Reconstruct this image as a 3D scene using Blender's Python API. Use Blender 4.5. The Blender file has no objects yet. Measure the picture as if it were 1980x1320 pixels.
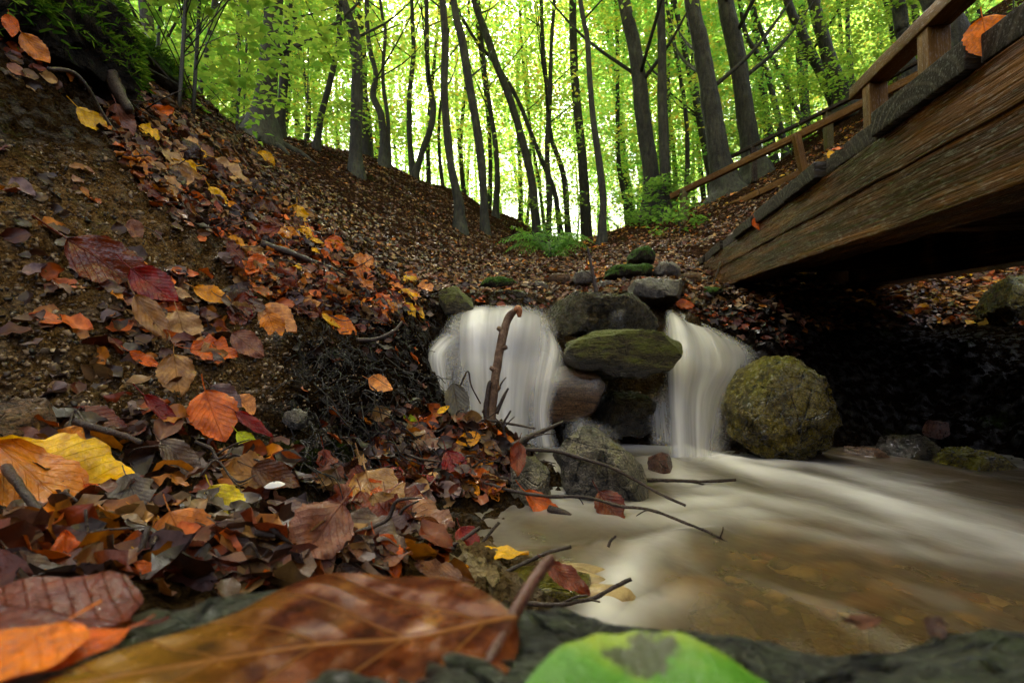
import bpy, math, random
import numpy as np
from mathutils import Vector, Matrix
SC = bpy.context.scene
COL = SC.collection
RNG = np.random.default_rng(7)
random.seed(7)

# ------------------------------------------------------------------ camera
CZ = 0.25
PITCH = math.radians(3.0)
F = 1000.0
FWD = np.array([0, math.cos(PITCH), math.sin(PITCH)])
UP = np.array([0, -math.sin(PITCH), math.cos(PITCH)])
RIGHT = np.array([1.0, 0, 0])
CAM = np.array([0, 0, CZ])
def ray(px, py):
    d = RIGHT*((px-990)/F) + UP*((660-py)/F) + FWD
    return d/d[1]
def P(px, py, d):                       # point seen at pixel (px,py), d metres ahead
    return CAM + ray(px, py)*d
def setup_camera():
    c = bpy.data.cameras.new('camera'); o = bpy.data.objects.new('camera', c); COL.objects.link(o)
    c.sensor_width = 36; c.lens = 36*F/1980.0
    o.location = CAM; o.rotation_euler = (math.pi/2+PITCH, 0, 0)
    c.clip_start = 0.01; c.clip_end = 600
    c.dof.use_dof = True; c.dof.focus_distance = 1.05; c.dof.aperture_fstop = 11
    SC.camera = o

# ------------------------------------------------------------------ noise
def _h(ix, iy, iz, s):
    h = (ix.astype(np.int64)*374761393 + iy.astype(np.int64)*668265263 + iz.astype(np.int64)*2147483647 + s*974634777) & 0xFFFFFFFF
    h = ((h ^ (h >> 13))*1274126177) & 0xFFFFFFFF
    h = h ^ (h >> 16)
    return (h & 0xFFFF)/32767.5 - 1.0
def vnoise(p, s=0):
    p = np.asarray(p, float); i = np.floor(p).astype(np.int64); f = p-i; f = f*f*(3-2*f)
    r = 0
    for a in (0, 1):
        for b in (0, 1):
            for c in (0, 1):
                w = (f[..., 0] if a else 1-f[..., 0])*(f[..., 1] if b else 1-f[..., 1])*(f[..., 2] if c else 1-f[..., 2])
                r = r + w*_h(i[..., 0]+a, i[..., 1]+b, i[..., 2]+c, s)
    return r
def fbm(p, s=0, o=4, g=0.5):
    r = 0; a = 1.0; p = np.asarray(p, float)
    for k in range(o):
        r = r + a*vnoise(p*(2.03**k)+k*17.3, s+k); a *= g
    return r
def ridged(p, s=0, o=4):
    r = 0; a = 1.0
    for k in range(o):
        r = r + a*(1-2*np.abs(vnoise(np.asarray(p)*(2.07**k)+k*11.1, s+k))); a *= 0.5
    return r

# ------------------------------------------------------------------ objects
def tag(o, label=None, cat=None, group=None, kind=None):
    if label: o['label'] = label
    if cat: o['category'] = cat
    if group: o['group'] = group
    if kind: o['kind'] = kind
    return o
def mesh(name, verts, faces, mat=None, parent=None, smooth=True, loc=None, uv=None, attrs=None):
    """faces: (n,k) array or list of lists; loc: object origin (verts are world)."""
    me = bpy.data.meshes.new(name)
    v = np.asarray(verts, float).reshape(-1, 3)
    org = np.zeros(3)
    if parent is not None: org = np.array(parent.matrix_basis.translation) if parent.parent is None else np.array(parent['org'])
    if loc is not None: org = np.asarray(loc, float)
    v = v-org
    if isinstance(faces, np.ndarray):
        n, k = faces.shape
        me.vertices.add(len(v)); me.vertices.foreach_set('co', v.ravel().astype(np.float32))
        me.loops.add(n*k); me.loops.foreach_set('vertex_index', faces.ravel().astype(np.int32))
        me.polygons.add(n); me.polygons.foreach_set('loop_start', np.arange(0, n*k, k, dtype=np.int32))
        me.update(calc_edges=True)
    else:
        me.from_pydata(v.tolist(), [], faces)
    if smooth: me.polygons.foreach_set('use_smooth', np.ones(len(me.polygons), bool))
    if uv is not None:
        l = me.uv_layers.new(name='UVMap')
        idx = np.empty(len(me.loops), np.int32); me.loops.foreach_get('vertex_index', idx)
        l.data.foreach_set('uv', np.asarray(uv, np.float32)[idx].ravel())
    for an, av in (attrs or {}).items():
        av = np.asarray(av, np.float32)
        if av.ndim == 1:
            a = me.attributes.new(an, 'FLOAT', 'POINT'); a.data.foreach_set('value', av)
        else:
            a = me.attributes.new(an, 'FLOAT_VECTOR', 'POINT'); a.data.foreach_set('vector', av.ravel())
    me.validate(); me.update()
    o = bpy.data.objects.new(name, me); COL.objects.link(o)
    if mat is not None: me.materials.append(mat)
    if parent is not None:
        o.parent = parent
        if loc is None: o['org'] = org.tolist()
    elif loc is not None: o.location = org
    return o
def empty(name, loc, label, cat, group=None):
    o = bpy.data.objects.new(name, None); COL.objects.link(o); o.location = [float(x) for x in loc]
    o.empty_display_size = 0.05
    o.matrix_basis = Matrix.Translation(Vector([float(x) for x in loc]))
    return tag(o, label, cat, group)
def grid_faces(nu, nv, wrap=False):
    i = np.arange(nv-1)[:, None]; j = np.arange(nu if wrap else nu-1)[None, :]
    a = i*nu+j; b = i*nu+(j+1) % nu
    return np.stack([a, b, b+nu, a+nu], -1).reshape(-1, 4)
def catmull(pts, n):
    p = np.asarray(pts, float)
    if len(p) == 2: 
        t = np.linspace(0, 1, n)[:, None]; return p[0]*(1-t)+p[1]*t
    q = np.vstack([2*p[0]-p[1], p, 2*p[-1]-p[-2]])
    ts = np.linspace(0, len(p)-1-1e-6, n); i = ts.astype(int); t = (ts-i)[:, None]
    a, b, c, d = q[i], q[i+1], q[i+2], q[i+3]
    return 0.5*((2*b)+(c-a)*t+(2*a-5*b+4*c-d)*t*t+(3*b-3*c+d-a)*t**3)
class Geo:
    def __init__(s): s.v = []; s.f = []; s.uv = []; s.n = 0
    def add(s, v, f, uv=None):
        v = np.asarray(v, float).reshape(-1, 3); f = np.asarray(f)
        s.v.append(v); s.f.append(f+s.n); s.n += len(v)
        s.uv.append(np.asarray(uv, float) if uv is not None else np.zeros((len(v), 2)))
        return s
    def tube(s, pts, rad, sides=8, n=None, bump=0.0, seed=0, bscale=1.0):
        """pts (k,3), rad (k,) -> smooth tapered tube with closed tips"""
        pts = np.asarray(pts, float); rad = np.asarray(rad, float)
        n = n or max(2, 4*(len(pts)-1)+1)
        c = catmull(np.hstack([pts, rad[:, None]]), n); r = np.maximum(c[:, 3], 1e-5); c = c[:, :3]
        t = np.gradient(c, axis=0); t /= np.linalg.norm(t, axis=1)[:, None]+1e-12
        ref = np.array([0.31, 0.95, 0.1]) if abs(t[0] @ np.array([0.31, 0.95, 0.1])) < .8 else np.array([1.0, 0, 0.2])
        a = np.empty_like(c); x = ref
        for i in range(n):
            x = x-t[i]*(x @ t[i]); x /= np.linalg.norm(x)+1e-12; a[i] = x
        b = np.cross(t, a)
        ph = np.linspace(0, 2*np.pi, sides, endpoint=False)
        ring = a[:, None, :]*np.cos(ph)[None, :, None]+b[:, None, :]*np.sin(ph)[None, :, None]
        rr = np.repeat(r[:, None], sides, 1)
        if bump:
            q = c[:, None, :]+ring*r[:, None, None]
            rr = rr*(1+bump*fbm(q*bscale, seed, 3))
        v = (c[:, None, :]+ring*rr[..., None]).reshape(-1, 3)
        f = grid_faces(sides, n, True)
        uv = np.stack([np.tile(ph/(2*np.pi), n), np.repeat(np.linspace(0, 1, n), sides)], -1)
        v = np.vstack([v, c[:1], c[-1:]]); uv = np.vstack([uv, [[.5, 0], [.5, 1]]])
        k = n*sides; j = np.arange(sides); jn = (j+1) % sides
        cap1 = np.stack([np.full(sides, k), jn, j, np.full(sides, k)], -1)[:, :3]
        cap2 = np.stack([np.full(sides, k+1), (n-1)*sides+j, (n-1)*sides+jn], -1)
        s.add(v, f, uv); base = s.n-len(v)
        s.f.append(cap1+base); s.f.append(cap2+base)
        return s
    def build(s, name, mat, parent=None, loc=None, smooth=True, attrs=None):
        v = np.vstack(s.v); uv = np.vstack(s.uv)
        if all(f.shape[1] == s.f[0].shape[1] for f in s.f): fc = np.vstack(s.f)
        else: fc = [q for f in s.f for q in f.tolist()]
        return mesh(name, v, fc, mat, parent, smooth, loc, uv, attrs)

# ------------------------------------------------------------------ materials
class NT:
    def __init__(s, name):
        s.m = bpy.data.materials.new(name); s.m.use_nodes = True
        s.t = s.m.node_tree; s.t.nodes.clear()
        s.out = s.n('OutputMaterial')
    def n(s, typ, **kw):
        nd = s.t.nodes.new('ShaderNode'+typ)
        for k, v in kw.items():
            if k.startswith('i_'):
                nd.inputs[k[2:].replace('_', ' ')].default_value = v
            else: setattr(nd, k, v)
        return nd
    def l(s, a, b): s.t.links.new(a, b)
    def put(s, inp, v):
        if isinstance(v, bpy.types.NodeSocket): s.l(v, inp)
        elif v is not None:
            if hasattr(inp, 'default_value'):
                try: inp.default_value = v
                except Exception: inp.default_value = (*v, 1.0)
    def math(s, op, a, b=None, c=None, clamp=False):
        nd = s.n('Math', operation=op); nd.use_clamp = clamp
        for i, x in enumerate((a, b, c)):
            if x is not None: s.put(nd.inputs[i], x)
        return nd.outputs[0]
    def mix(s, fac, a, b, typ='MIX'):
        nd = s.n('Mix', data_type='RGBA', blend_type=typ)
        s.put(nd.inputs[0], fac)
        for k, x in ((6, a), (7, b)):
            if isinstance(x, (tuple, list)): x = (*x[:3], 1.0)
            s.put(nd.inputs[k], x)
        return nd.outputs[2]
    def coord(s, which='Object', scale=(1, 1, 1), rot=(0, 0, 0)):
        tc = s.n('TexCoord'); mp = s.n('Mapping'); s.l(tc.outputs[which], mp.inputs[0])
        mp.inputs['Scale'].default_value = scale; mp.inputs['Rotation'].default_value = rot
        return mp.outputs[0]
    def attr(s, name, out='Fac'):
        return s.n('Attribute', attribute_name=name).outputs[out]
    def scalev(s, v, scale):
        mp = s.n('Mapping'); s.l(v, mp.inputs[0]); mp.inputs['Scale'].default_value = scale
        return mp.outputs[0]
    def noise(s, v, scale, detail=4, rough=.55, dist=0.0):
        nd = s.n('TexNoise'); s.l(v, nd.inputs['Vector']) if v is not None else None
        nd.inputs['Scale'].default_value = scale; nd.inputs['Detail'].default_value = detail
        nd.inputs['Roughness'].default_value = rough; nd.inputs['Distortion'].default_value = dist
        return nd.outputs['Fac']
    def voro(s, v, scale, out='Distance', feature='F1', rand=1.0):
        nd = s.n('TexVoronoi', feature=feature); s.l(v, nd.inputs['Vector']); nd.inputs['Scale'].default_value = scale
        nd.inputs['Randomness'].default_value = rand
        return nd.outputs[out]
    def ramp(s, fac, stops, interp='LINEAR'):
        nd = s.n('ValToRGB'); s.put(nd.inputs[0], fac); r = nd.color_ramp; r.interpolation = interp
        while len(r.elements) < len(stops): r.elements.new(0.5)
        for e, (p, c) in zip(r.elements, stops):
            e.position = p; e.color = (*c, 1.0) if isinstance(c, (tuple, list)) else (c, c, c, 1.0)
        return nd.outputs[0]
    def rng(s, fac, a, b, c=0.0, d=1.0, smooth=False):
        nd = s.n('MapRange'); nd.clamp = True
        if smooth: nd.interpolation_type = 'SMOOTHSTEP'
        s.put(nd.inputs[0], fac)
        for i, x in zip((1, 2, 3, 4), (a, b, c, d)): s.put(nd.inputs[i], x)
        return nd.outputs[0]
    def bump(s, h, strength=.5, dist=.01, nrm=None):
        nd = s.n('Bump'); s.l(h, nd.inputs['Height']); nd.inputs['Strength'].default_value = strength
        nd.inputs['Distance'].default_value = dist
        if nrm is not None: s.l(nrm, nd.inputs['Normal'])
        return nd.outputs[0]
    def bsdf(s, color, rough=.5, spec=.5, nrm=None, **kw):
        nd = s.n('BsdfPrincipled'); s.put(nd.inputs['Base Color'], (*color, 1.0) if isinstance(color, tuple) else color)
        s.put(nd.inputs['Roughness'], rough); s.put(nd.inputs['Specular IOR Level'], spec)
        if nrm is not None: s.l(nrm, nd.inputs['Normal'])
        for k, v in kw.items(): s.put(nd.inputs[k], v)
        return nd.outputs[0]
    def mixs(s, fac, a, b):
        nd = s.n('MixShader'); s.put(nd.inputs[0], fac); s.l(a, nd.inputs[1]); s.l(b, nd.inputs[2]); return nd.outputs[0]
    def done(s, sh):
        s.l(sh, s.out.inputs[0]); return s.m
# ------------------------------------------------------------------ terrain: (px, py, metres ahead)
CTRL = [
 # leaf pile, lower left
 (0,1180,.30),(200,1165,.34),(500,1140,.40),(760,1110,.48),(0,1000,.45),(250,1000,.52),(480,1010,.58),(650,1040,.60),(780,1060,.62),(880,1085,.60),
 (0,900,.55),(250,920,.62),(480,930,.72),(620,930,.80),(720,950,.84),(800,995,.84),(880,1040,.75),
 # left bank
 (-150,900,.50),(-150,600,.70),(-150,300,.95),(-300,700,.60),(-300,300,.9),
 (0,790,.68),(120,800,.72),(300,760,.82),(480,800,.86),(560,840,.86),(640,800,1.0),(720,820,1.02),(560,740,.98),
 (0,640,.80),(150,620,.88),(300,640,.94),(450,660,1.02),(600,690,1.12),(700,700,1.22),(785,700,1.4),(812,640,1.6),
 (0,460,.92),(150,470,1.0),(300,500,1.08),(450,560,1.2),(600,590,1.36),(720,590,1.55),(820,600,1.72),
 (0,320,1.04),(150,330,1.16),(300,400,1.28),(430,440,1.45),(560,500,1.62),(700,540,1.85),(800,575,2.0),
 (0,200,1.15),(120,180,1.35),(230,230,1.5),(330,320,1.65),(450,400,1.85),(580,460,2.05),(700,510,2.2),(830,565,2.25),
 (0,60,1.5),(150,60,1.8),(250,150,2.1),(350,240,2.3),(460,310,2.6),(540,380,2.7),(650,450,2.75),(780,535,2.75),
 (-150,0,1.5),(-300,-50,1.6),(-150,-150,2.4),(0,-40,2.3),(150,40,2.6),(240,110,2.9),(320,160,3.1),(420,230,3.5),(500,290,3.9),
 # behind the crest
 (0,60,5),(200,140,5.5),(350,210,5.5),(480,255,6.0),(300,210,9),(0,150,9),(450,280,12),(200,260,16),(-300,60,5),(-300,200,14),
 # debris spur
 (700,880,.98),(820,860,1.06),(900,835,1.14),(960,830,1.16),(1000,870,1.12),(1010,940,1.0),(940,950,.97),(850,950,.96),(800,960,.93),
 (990,985,.93),(900,985,.92),(830,985,.90),
 # far slope, left
 (560,310,5.2),(620,380,4.6),(700,440,4.0),(800,500,3.8),(900,540,3.4),(660,330,6.8),(760,390,6.2),(860,450,5.8),(960,505,5.2),(690,325,7.6),
 (610,280,8.0),(760,325,9),(820,350,9.6),(885,445,7.2),(900,380,11),(940,440,8.4),(1000,425,13),(1020,492,7.5),(1045,495,9.5),(1060,505,14),(1120,500,14),
 (1035,525,5.2),(1050,545,3.6),
 (700,360,16),(900,430,20),(1060,512,20),(1120,505,20),(1060,515,32),(700,400,34),(300,330,34),(-300,330,34),
 # stream bed above the falls
 (900,562,2.6),(960,558,2.7),(1000,560,2.7),(1080,560,2.6),(1150,562,2.5),(1220,560,2.5),(1300,565,2.3),
 (880,592,1.85),(960,598,1.78),(1045,596,1.75),(1150,600,1.72),(1290,604,1.76),(1330,606,1.85),
 (880,660,1.84),(980,660,1.84),(1100,660,1.84),(1200,670,1.86),(1300,680,1.88),(1400,690,1.98),(1470,690,1.95),
 (850,740,1.74),(950,760,1.76),(1100,760,1.78),(1300,780,1.78),(900,850,1.68),(1000,855,1.68),(1100,860,1.68),(1200,860,1.68),(1320,865,1.66),(950,890,1.42),(1300,885,1.47),(1380,890,1.47),
 (1080,545,3.2),(1130,530,3.6),(1130,500,5.0),(1110,485,7.0),
 # right slope
 (1200,520,3.4),(1240,500,3.6),(1200,480,5.5),(1180,455,8),(1260,415,8.2),(1150,492,10),(1190,470,14),
 (1330,520,3.2),(1330,460,5.6),(1380,440,5.0),(1400,370,8.5),(1470,345,8.0),(1450,420,5.0),(1550,350,5.2),(1600,300,6.2),(1640,215,8.5),(1700,240,5.6),
 (1850,150,6.0),(1980,60,6.0),(1850,60,9),(1980,-40,9),(2300,-100,5),(2300,100,3.5),
 (1500,330,12),(1660,230,14),(1850,140,16),(1980,100,18),(2400,50,12),(1300,445,14),(1300,465,26),(1700,340,34),(2200,280,34),
 # beyond / under the bridge
 (1500,455,4.2),(1650,520,3.8),(1760,515,3.2),(1930,540,2.9),(2050,500,2.8),(1650,548,3.2),(1850,535,2.9),(1930,580,2.5),(2050,600,2.2),
 (1360,545,3.0),(1390,565,2.6),(1420,590,2.3),(1480,620,2.1),(1560,590,2.6),(1700,575,2.7),(1850,600,2.4),(2000,650,2.0),
 (1500,690,1.9),(1600,690,2.0),(1750,690,2.05),(1900,720,1.85),(2050,760,1.6),(1610,800,1.75),(1700,790,1.85),(1850,800,1.75),(1980,830,1.55),
 (1620,880,1.62),(1700,895,1.60),(1800,915,1.5),(1900,940,1.35),(2000,950,1.28),(2150,950,1.2),(2400,800,1.2),(2400,500,1.9),
 # pool bed
 (1060,1010,.98),(1200,1010,1.0),(1400,960,1.25),(1550,930,1.42),(1700,960,1.28),(1850,1010,1.07),(2000,1090,.86),(2300,1080,.86),
 (1080,1100,.75),(1250,1120,.72),(1500,1100,.77),(1750,1120,.74),(1980,1170,.67),(1000,1140,.60),(1100,1230,.50),(1400,1260,.53),(1700,1260,.53),(2300,1260,.53),
 (960,1090,.66),
]
ANG, LOG, WV = [], [], []
def _addc(p):
    r = math.hypot(p[0], p[1]); ANG.append(math.atan2(p[0], p[1])); LOG.append(math.log(r)); WV.append((p[2]-CZ)/r)
for px, py, d in CTRL: _addc(P(px, py, d))
for a, r, z in [(-100,.5,.2),(-100,1,.6),(-100,2,1.4),(-100,6,3.0),(-150,.5,.02),(-150,1,.3),(-150,3,.9),(-150,8,2),(180,.4,-.1),(-180,.4,-.1),(180,1,-.1),(-180,1,-.1),
                (180,4,-.2),(-180,4,-.2),(120,.4,-.1),(120,1,-.05),(120,2,.5),(120,6,2.5),(90,.4,-.1),(90,1,-.02),(90,2,.6),(90,6,2.6),(100,20,6),(-100,20,5),(180,20,1),(-180,20,1),
                (-60,.3,.13),(-30,.25,.09),(0,.2,.04),(0,.4,.0),(25,.3,-.06),(50,.3,-.08),(70,.5,-.1),(-60,.12,.10),(0,.12,.04),(60,.12,-.05),(180,.12,0),(-180,.12,0),
                (-60,70,12),(0,70,12),(60,70,14),(180,70,4),(-180,70,4),(-120,70,10),(120,70,10),(-40,120,20),(40,120,20),(0,120,20)]:
    a = math.radians(a); _addc((r*math.sin(a), r*math.cos(a), z))
ANG = np.array(ANG); LOG = np.array(LOG); WV = np.array(WV)
def _rbf():
    X = np.stack([ANG, LOG], 1); n = len(X)
    D = np.sqrt(((X[:, None]-X[None])**2).sum(-1)+1e-5)
    A = np.zeros((n+3, n+3)); A[:n, :n] = D-np.eye(n)*0.012; A[:n, n] = 1; A[:n, n+1:] = X; A[n, :n] = 1; A[n+1:, :n] = X.T
    return np.linalg.solve(A, np.concatenate([WV, [0, 0, 0]]))
_C = _rbf()
# polar grid: fine in front of the camera, coarse behind
A_GRID = np.unique(np.concatenate([np.linspace(-180, -62, 50), np.linspace(-62, -47, 70), np.linspace(-47, 47, 660), np.linspace(47, 62, 70), np.linspace(62, 180, 50)]).round(5))
A_GRID = np.radians(A_GRID)
L_GRID = np.concatenate([np.linspace(math.log(.10), math.log(.4), 50, endpoint=False), np.linspace(math.log(.4), math.log(3.5), 330, endpoint=False),
                         np.linspace(math.log(3.5), math.log(16), 120, endpoint=False), np.linspace(math.log(16), math.log(150), 40)])
def _eval():
    nA, nL = len(A_GRID), len(L_GRID); W = np.empty((nA, nL))
    for i, a in enumerate(A_GRID):
        D = np.sqrt((a-ANG[None])**2+(L_GRID[:, None]-LOG[None])**2+1e-5)
        W[i] = D @ _C[:len(ANG)]+_C[len(ANG)]+_C[len(ANG)+1]*a+_C[len(ANG)+2]*L_GRID
    return W
W_GRID = _eval()
R_GRID = np.exp(L_GRID)
GX = np.sin(A_GRID)[:, None]*R_GRID[None]; GY = np.cos(A_GRID)[:, None]*R_GRID[None]
GZ = CZ+W_GRID*R_GRID[None]
def _detail():
    p = np.stack([GX, GY, GZ], -1)
    R = np.repeat(R_GRID[None], len(A_GRID), 0)
    near = np.clip((3.6-R)/1.2, 0, 1)
    z = .055*fbm(p*2.6, 3, 3)*np.clip(R/1.2, .15, 1)*(0.35+.65*near)
    z = z+near*np.clip(R/.8, .2, 1)*(.026*fbm(p*11, 9, 4)+.014*ridged(p*26, 5, 3)+.009*fbm(p*70, 6, 2))
    far = np.clip((R-3.0)/2, 0, 1)
    z = z+far*(.10*fbm(p*.8, 21, 4)*np.clip(12/R, .3, 1)+.03*fbm(p*5, 25, 2))
    # keep the pool bed low and the wet step quiet
    bed = np.clip((.02-GZ)/.05, 0, 1)
    return GZ+z*(1-.75*bed)
GZ = _detail()
W_GRID = (GZ-CZ)/R_GRID[None]
def height(x, y):
    x = np.asarray(x, float); y = np.asarray(y, float)
    a = np.interp(np.arctan2(x, y), A_GRID, np.arange(len(A_GRID))); l = np.interp(np.log(np.hypot(x, y)+1e-9), L_GRID, np.arange(len(L_GRID)))
    i = np.clip(a.astype(int), 0, len(A_GRID)-2); j = np.clip(l.astype(int), 0, len(L_GRID)-2); fa = a-i; fl = l-j
    return (GZ[i, j]*(1-fa)*(1-fl)+GZ[i+1, j]*fa*(1-fl)+GZ[i, j+1]*(1-fa)*fl+GZ[i+1, j+1]*fa*fl)
def normal(x, y, e=0.03):
    r = max(e, .02*math.hypot(x, y))
    n = np.array([-(height(x+r, y)-height(x-r, y))/(2*r), -(height(x, y+r)-height(x, y-r))/(2*r), 1.0])
    return n/np.linalg.norm(n)
def hit(px, py, rmin=.12):
    """first point of the ground seen at a pixel, or None"""
    d = ray(px, py); a = math.atan2(d[0], d[1]); w = d[2]/math.hypot(d[0], d[1])
    i = int(np.clip(np.interp(a, A_GRID, np.arange(len(A_GRID))), 0, len(A_GRID)-2)); fa = np.clip((a-A_GRID[i])/(A_GRID[i+1]-A_GRID[i]), 0, 1)
    prof = W_GRID[i]*(1-fa)+W_GRID[i+1]*fa
    ok = np.nonzero((prof >= w) & (R_GRID > rmin))[0]
    if not len(ok): return None
    j = ok[0]
    r = R_GRID[j]
    if j > 0 and prof[j-1] < w: r = R_GRID[j-1]+(R_GRID[j]-R_GRID[j-1])*(w-prof[j-1])/(prof[j]-prof[j-1]+1e-12)
    return np.array([r*math.sin(a), r*math.cos(a), CZ+w*r])
def ground_at(px, py, fallback_d):
    h = hit(px, py)
    if h is not None: return h
    p = P(px, py, fallback_d); p[2] = height(p[0], p[1]); return p

# soil masks: (px, py, ochre soil, black wet humus, leaf-litter floor, stones)
SOIL = [(60,420,1,0,0,0),(160,400,1,0,.1,0),(250,450,.9,.1,.1,0),(100,560,.8,.2,0,0),(60,680,.6,.4,0,0),(230,650,.6,.3,0,0),(420,690,.7,.3,0,.1),(330,600,.7,.2,.1,0),(480,740,.5,.5,0,.1),
 (60,250,.1,.9,.1,0),(150,200,.1,.9,.1,0),(300,250,.1,.6,.4,0),(330,380,.1,.6,.5,0),(450,400,.1,.5,.6,0),(600,500,.1,.5,.6,0),(700,560,.1,.6,.5,0),(550,600,.2,.7,.2,0),
 (620,700,.0,1,0,0),(580,800,0,1,0,0),(640,880,0,1,0,0),(700,700,0,1,0,0),(700,800,0,1,0,.0),(780,650,0,1,.1,0),(820,760,0,1,0,.1),(600,850,.1,.9,.1,0),(900,880,.1,.9,.3,0),(700,930,0,1,.1,0),(300,900,.1,.9,.1,0),(100,900,.1,.9,.1,0),(500,1050,0,1,0,0),
 (700,420,0,.1,1,0),(600,330,0,.2,1,0),(850,450,0,.05,1,0),(980,500,0,.1,1,.1),(1000,560,.1,.3,.4,.6),(1150,560,.2,.3,.2,.9),(1280,560,.2,.3,.3,.9),(1200,500,.1,.1,1,.1),(1350,470,.1,.2,.9,.1),(1550,360,0,.1,1,0),(1300,480,.1,.2,.9,.1),
 (1700,240,0,.1,1,0),(1930,545,.1,.1,1,0),(1650,520,.1,.1,1,0),(1450,620,0,1,.1,.1),(1600,750,0,1,0,.2),(1800,750,0,1,0,.2),(1900,850,0,1,0,.3),(950,700,.1,.8,0,.6),(1200,750,.1,.9,0,.6),(1400,750,.1,.8,0,.6),
 (1300,1050,.7,.1,0,1),(1500,1100,.7,.1,0,1),(1700,1150,.6,.2,0,1),(1100,1100,.6,.1,0,1),(1900,1100,.5,.3,0,1),(1200,1200,.7,.1,0,1),(1000,1120,.5,.1,0,1),(1700,1000,.4,.4,0,1)]
def soil_masks():
    ps, vs = [], []
    for px, py, *v in SOIL:
        h = hit(px, py)
        if h is None: continue
        ps.append((math.atan2(h[0], h[1]), math.log(math.hypot(h[0], h[1])))); vs.append(v)
    ps = np.array(ps); vs = np.array(vs, float)
    out = np.empty((len(A_GRID), len(L_GRID), 4))
    for i, a in enumerate(A_GRID):
        w = 1/(((a-ps[None, :, 0])*1.0)**2+((L_GRID[:, None]-ps[None, :, 1])*1.0)**2+2e-4)**1.5
        out[i] = (w @ vs)/w.sum(1)[:, None]
    return out
MASK = soil_masks()

def mat_ground():
    t = NT('ground_soil'); co = t.coord('Object')
    n1 = t.noise(co, 9, 6, .65); n2 = t.noise(co, 45, 6, .7); n3 = t.noise(co, 190, 4, .7); n4 = t.noise(co, 700, 3, .6)
    v1 = t.voro(co, 55, 'Color'); v2 = t.voro(co, 22, 'Color'); v3 = t.voro(co, 14, 'Color')
    sep = t.n('SeparateColor'); t.l(v1, sep.inputs[0]); sep2 = t.n('SeparateColor'); t.l(v2, sep2.inputs[0]); sep3 = t.n('SeparateColor'); t.l(v3, sep3.inputs[0])
    ochre = t.ramp(t.math('ADD', t.math('MULTIPLY', n2, .55), t.math('MULTIPLY', n3, .45)), [(.36, (.010, .005, .002)), (.45, (.080, .042, .014)), (.54, (.22, .125, .045)), (.66, (.42, .28, .13))])
    humus = t.ramp(t.math('ADD', t.math('MULTIPLY', n2, .5), t.math('MULTIPLY', n3, .5)), [(.38, (.002, .0015, .001)), (.55, (.008, .005, .003)), (.72, (.030, .018, .009))])
    lit = t.ramp(sep.outputs[0], [(0, (.020, .010, .006)), (.3, (.060, .030, .016)), (.6, (.095, .050, .028)), (.85, (.15, .085, .048)), (.97, (.30, .17, .05))], 'CONSTANT')
    lit = t.mix(t.rng(n3, .3, .65), (.016, .009, .005), lit)
    lit = t.mix(t.rng(n1, .42, .62, 0, .6), lit, (.026, .014, .008))
    stone = t.ramp(sep3.outputs[1], [(0, (.05, .036, .02)), (.3, (.18, .115, .045)), (.55, (.11, .075, .04)), (.75, (.26, .17, .075)), (.92, (.36, .27, .14))])
    stone = t.mix(t.rng(n2, .35, .7, 0, .6), stone, (.06, .04, .018))
    c = t.mix(t.attr('ochre'), humus, ochre)
    c = t.mix(t.rng(t.math('ADD', t.attr('litter'), t.math('MULTIPLY', t.math('SUBTRACT', n2, .5), .9)), .35, .6), c, lit)
    c = t.mix(t.rng(t.math('ADD', t.attr('stone'), t.math('MULTIPLY', t.math('SUBTRACT', n1, .5), .7)), .5, .75), c, stone)
    moss = t.rng(t.math('ADD', t.noise(co, 3.2, 4, .6), t.math('MULTIPLY', n2, .25)), .76, .84, 0, .75)
    c = t.mix(moss, c, (.022, .035, .006))
    h = t.math('ADD', t.math('MULTIPLY', n2, .9), t.math('ADD', t.math('MULTIPLY', n3, .5), t.math('MULTIPLY', n4, .22)))
    nb = t.bump(t.math('ADD', h, t.math('MULTIPLY', t.voro(co, 130, 'Distance'), .8)), 1.0, .03)
    r = t.rng(t.noise(co, 120, 3), .35, .65, .38, .85)
    return t.done(t.bsdf(c, r, t.math('MULTIPLY', t.rng(t.noise(co, 30, 3), .5, .7, .0, .35), t.rng(t.attr('litter'), .2, .6, 1, 0)), nb))
def build_ground():
    nA, nL = len(A_GRID), len(L_GRID)
    v = np.stack([GX, GY, GZ], -1).reshape(-1, 3)
    f = grid_faces(nL, nA)[:, ::1]
    o = mesh('ground', v, f, mat_ground(), attrs={'ochre': MASK[..., 0].ravel(), 'litter': MASK[..., 2].ravel(), 'stone': MASK[..., 3].ravel()})
    # face normals up
    if o.data.polygons[len(o.data.polygons)//2].normal.z < 0: o.data.flip_normals()
    tag(o, 'steep wooded gully floor of dark soil and brown leaf litter', 'ground', kind='structure')
    return o
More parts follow.
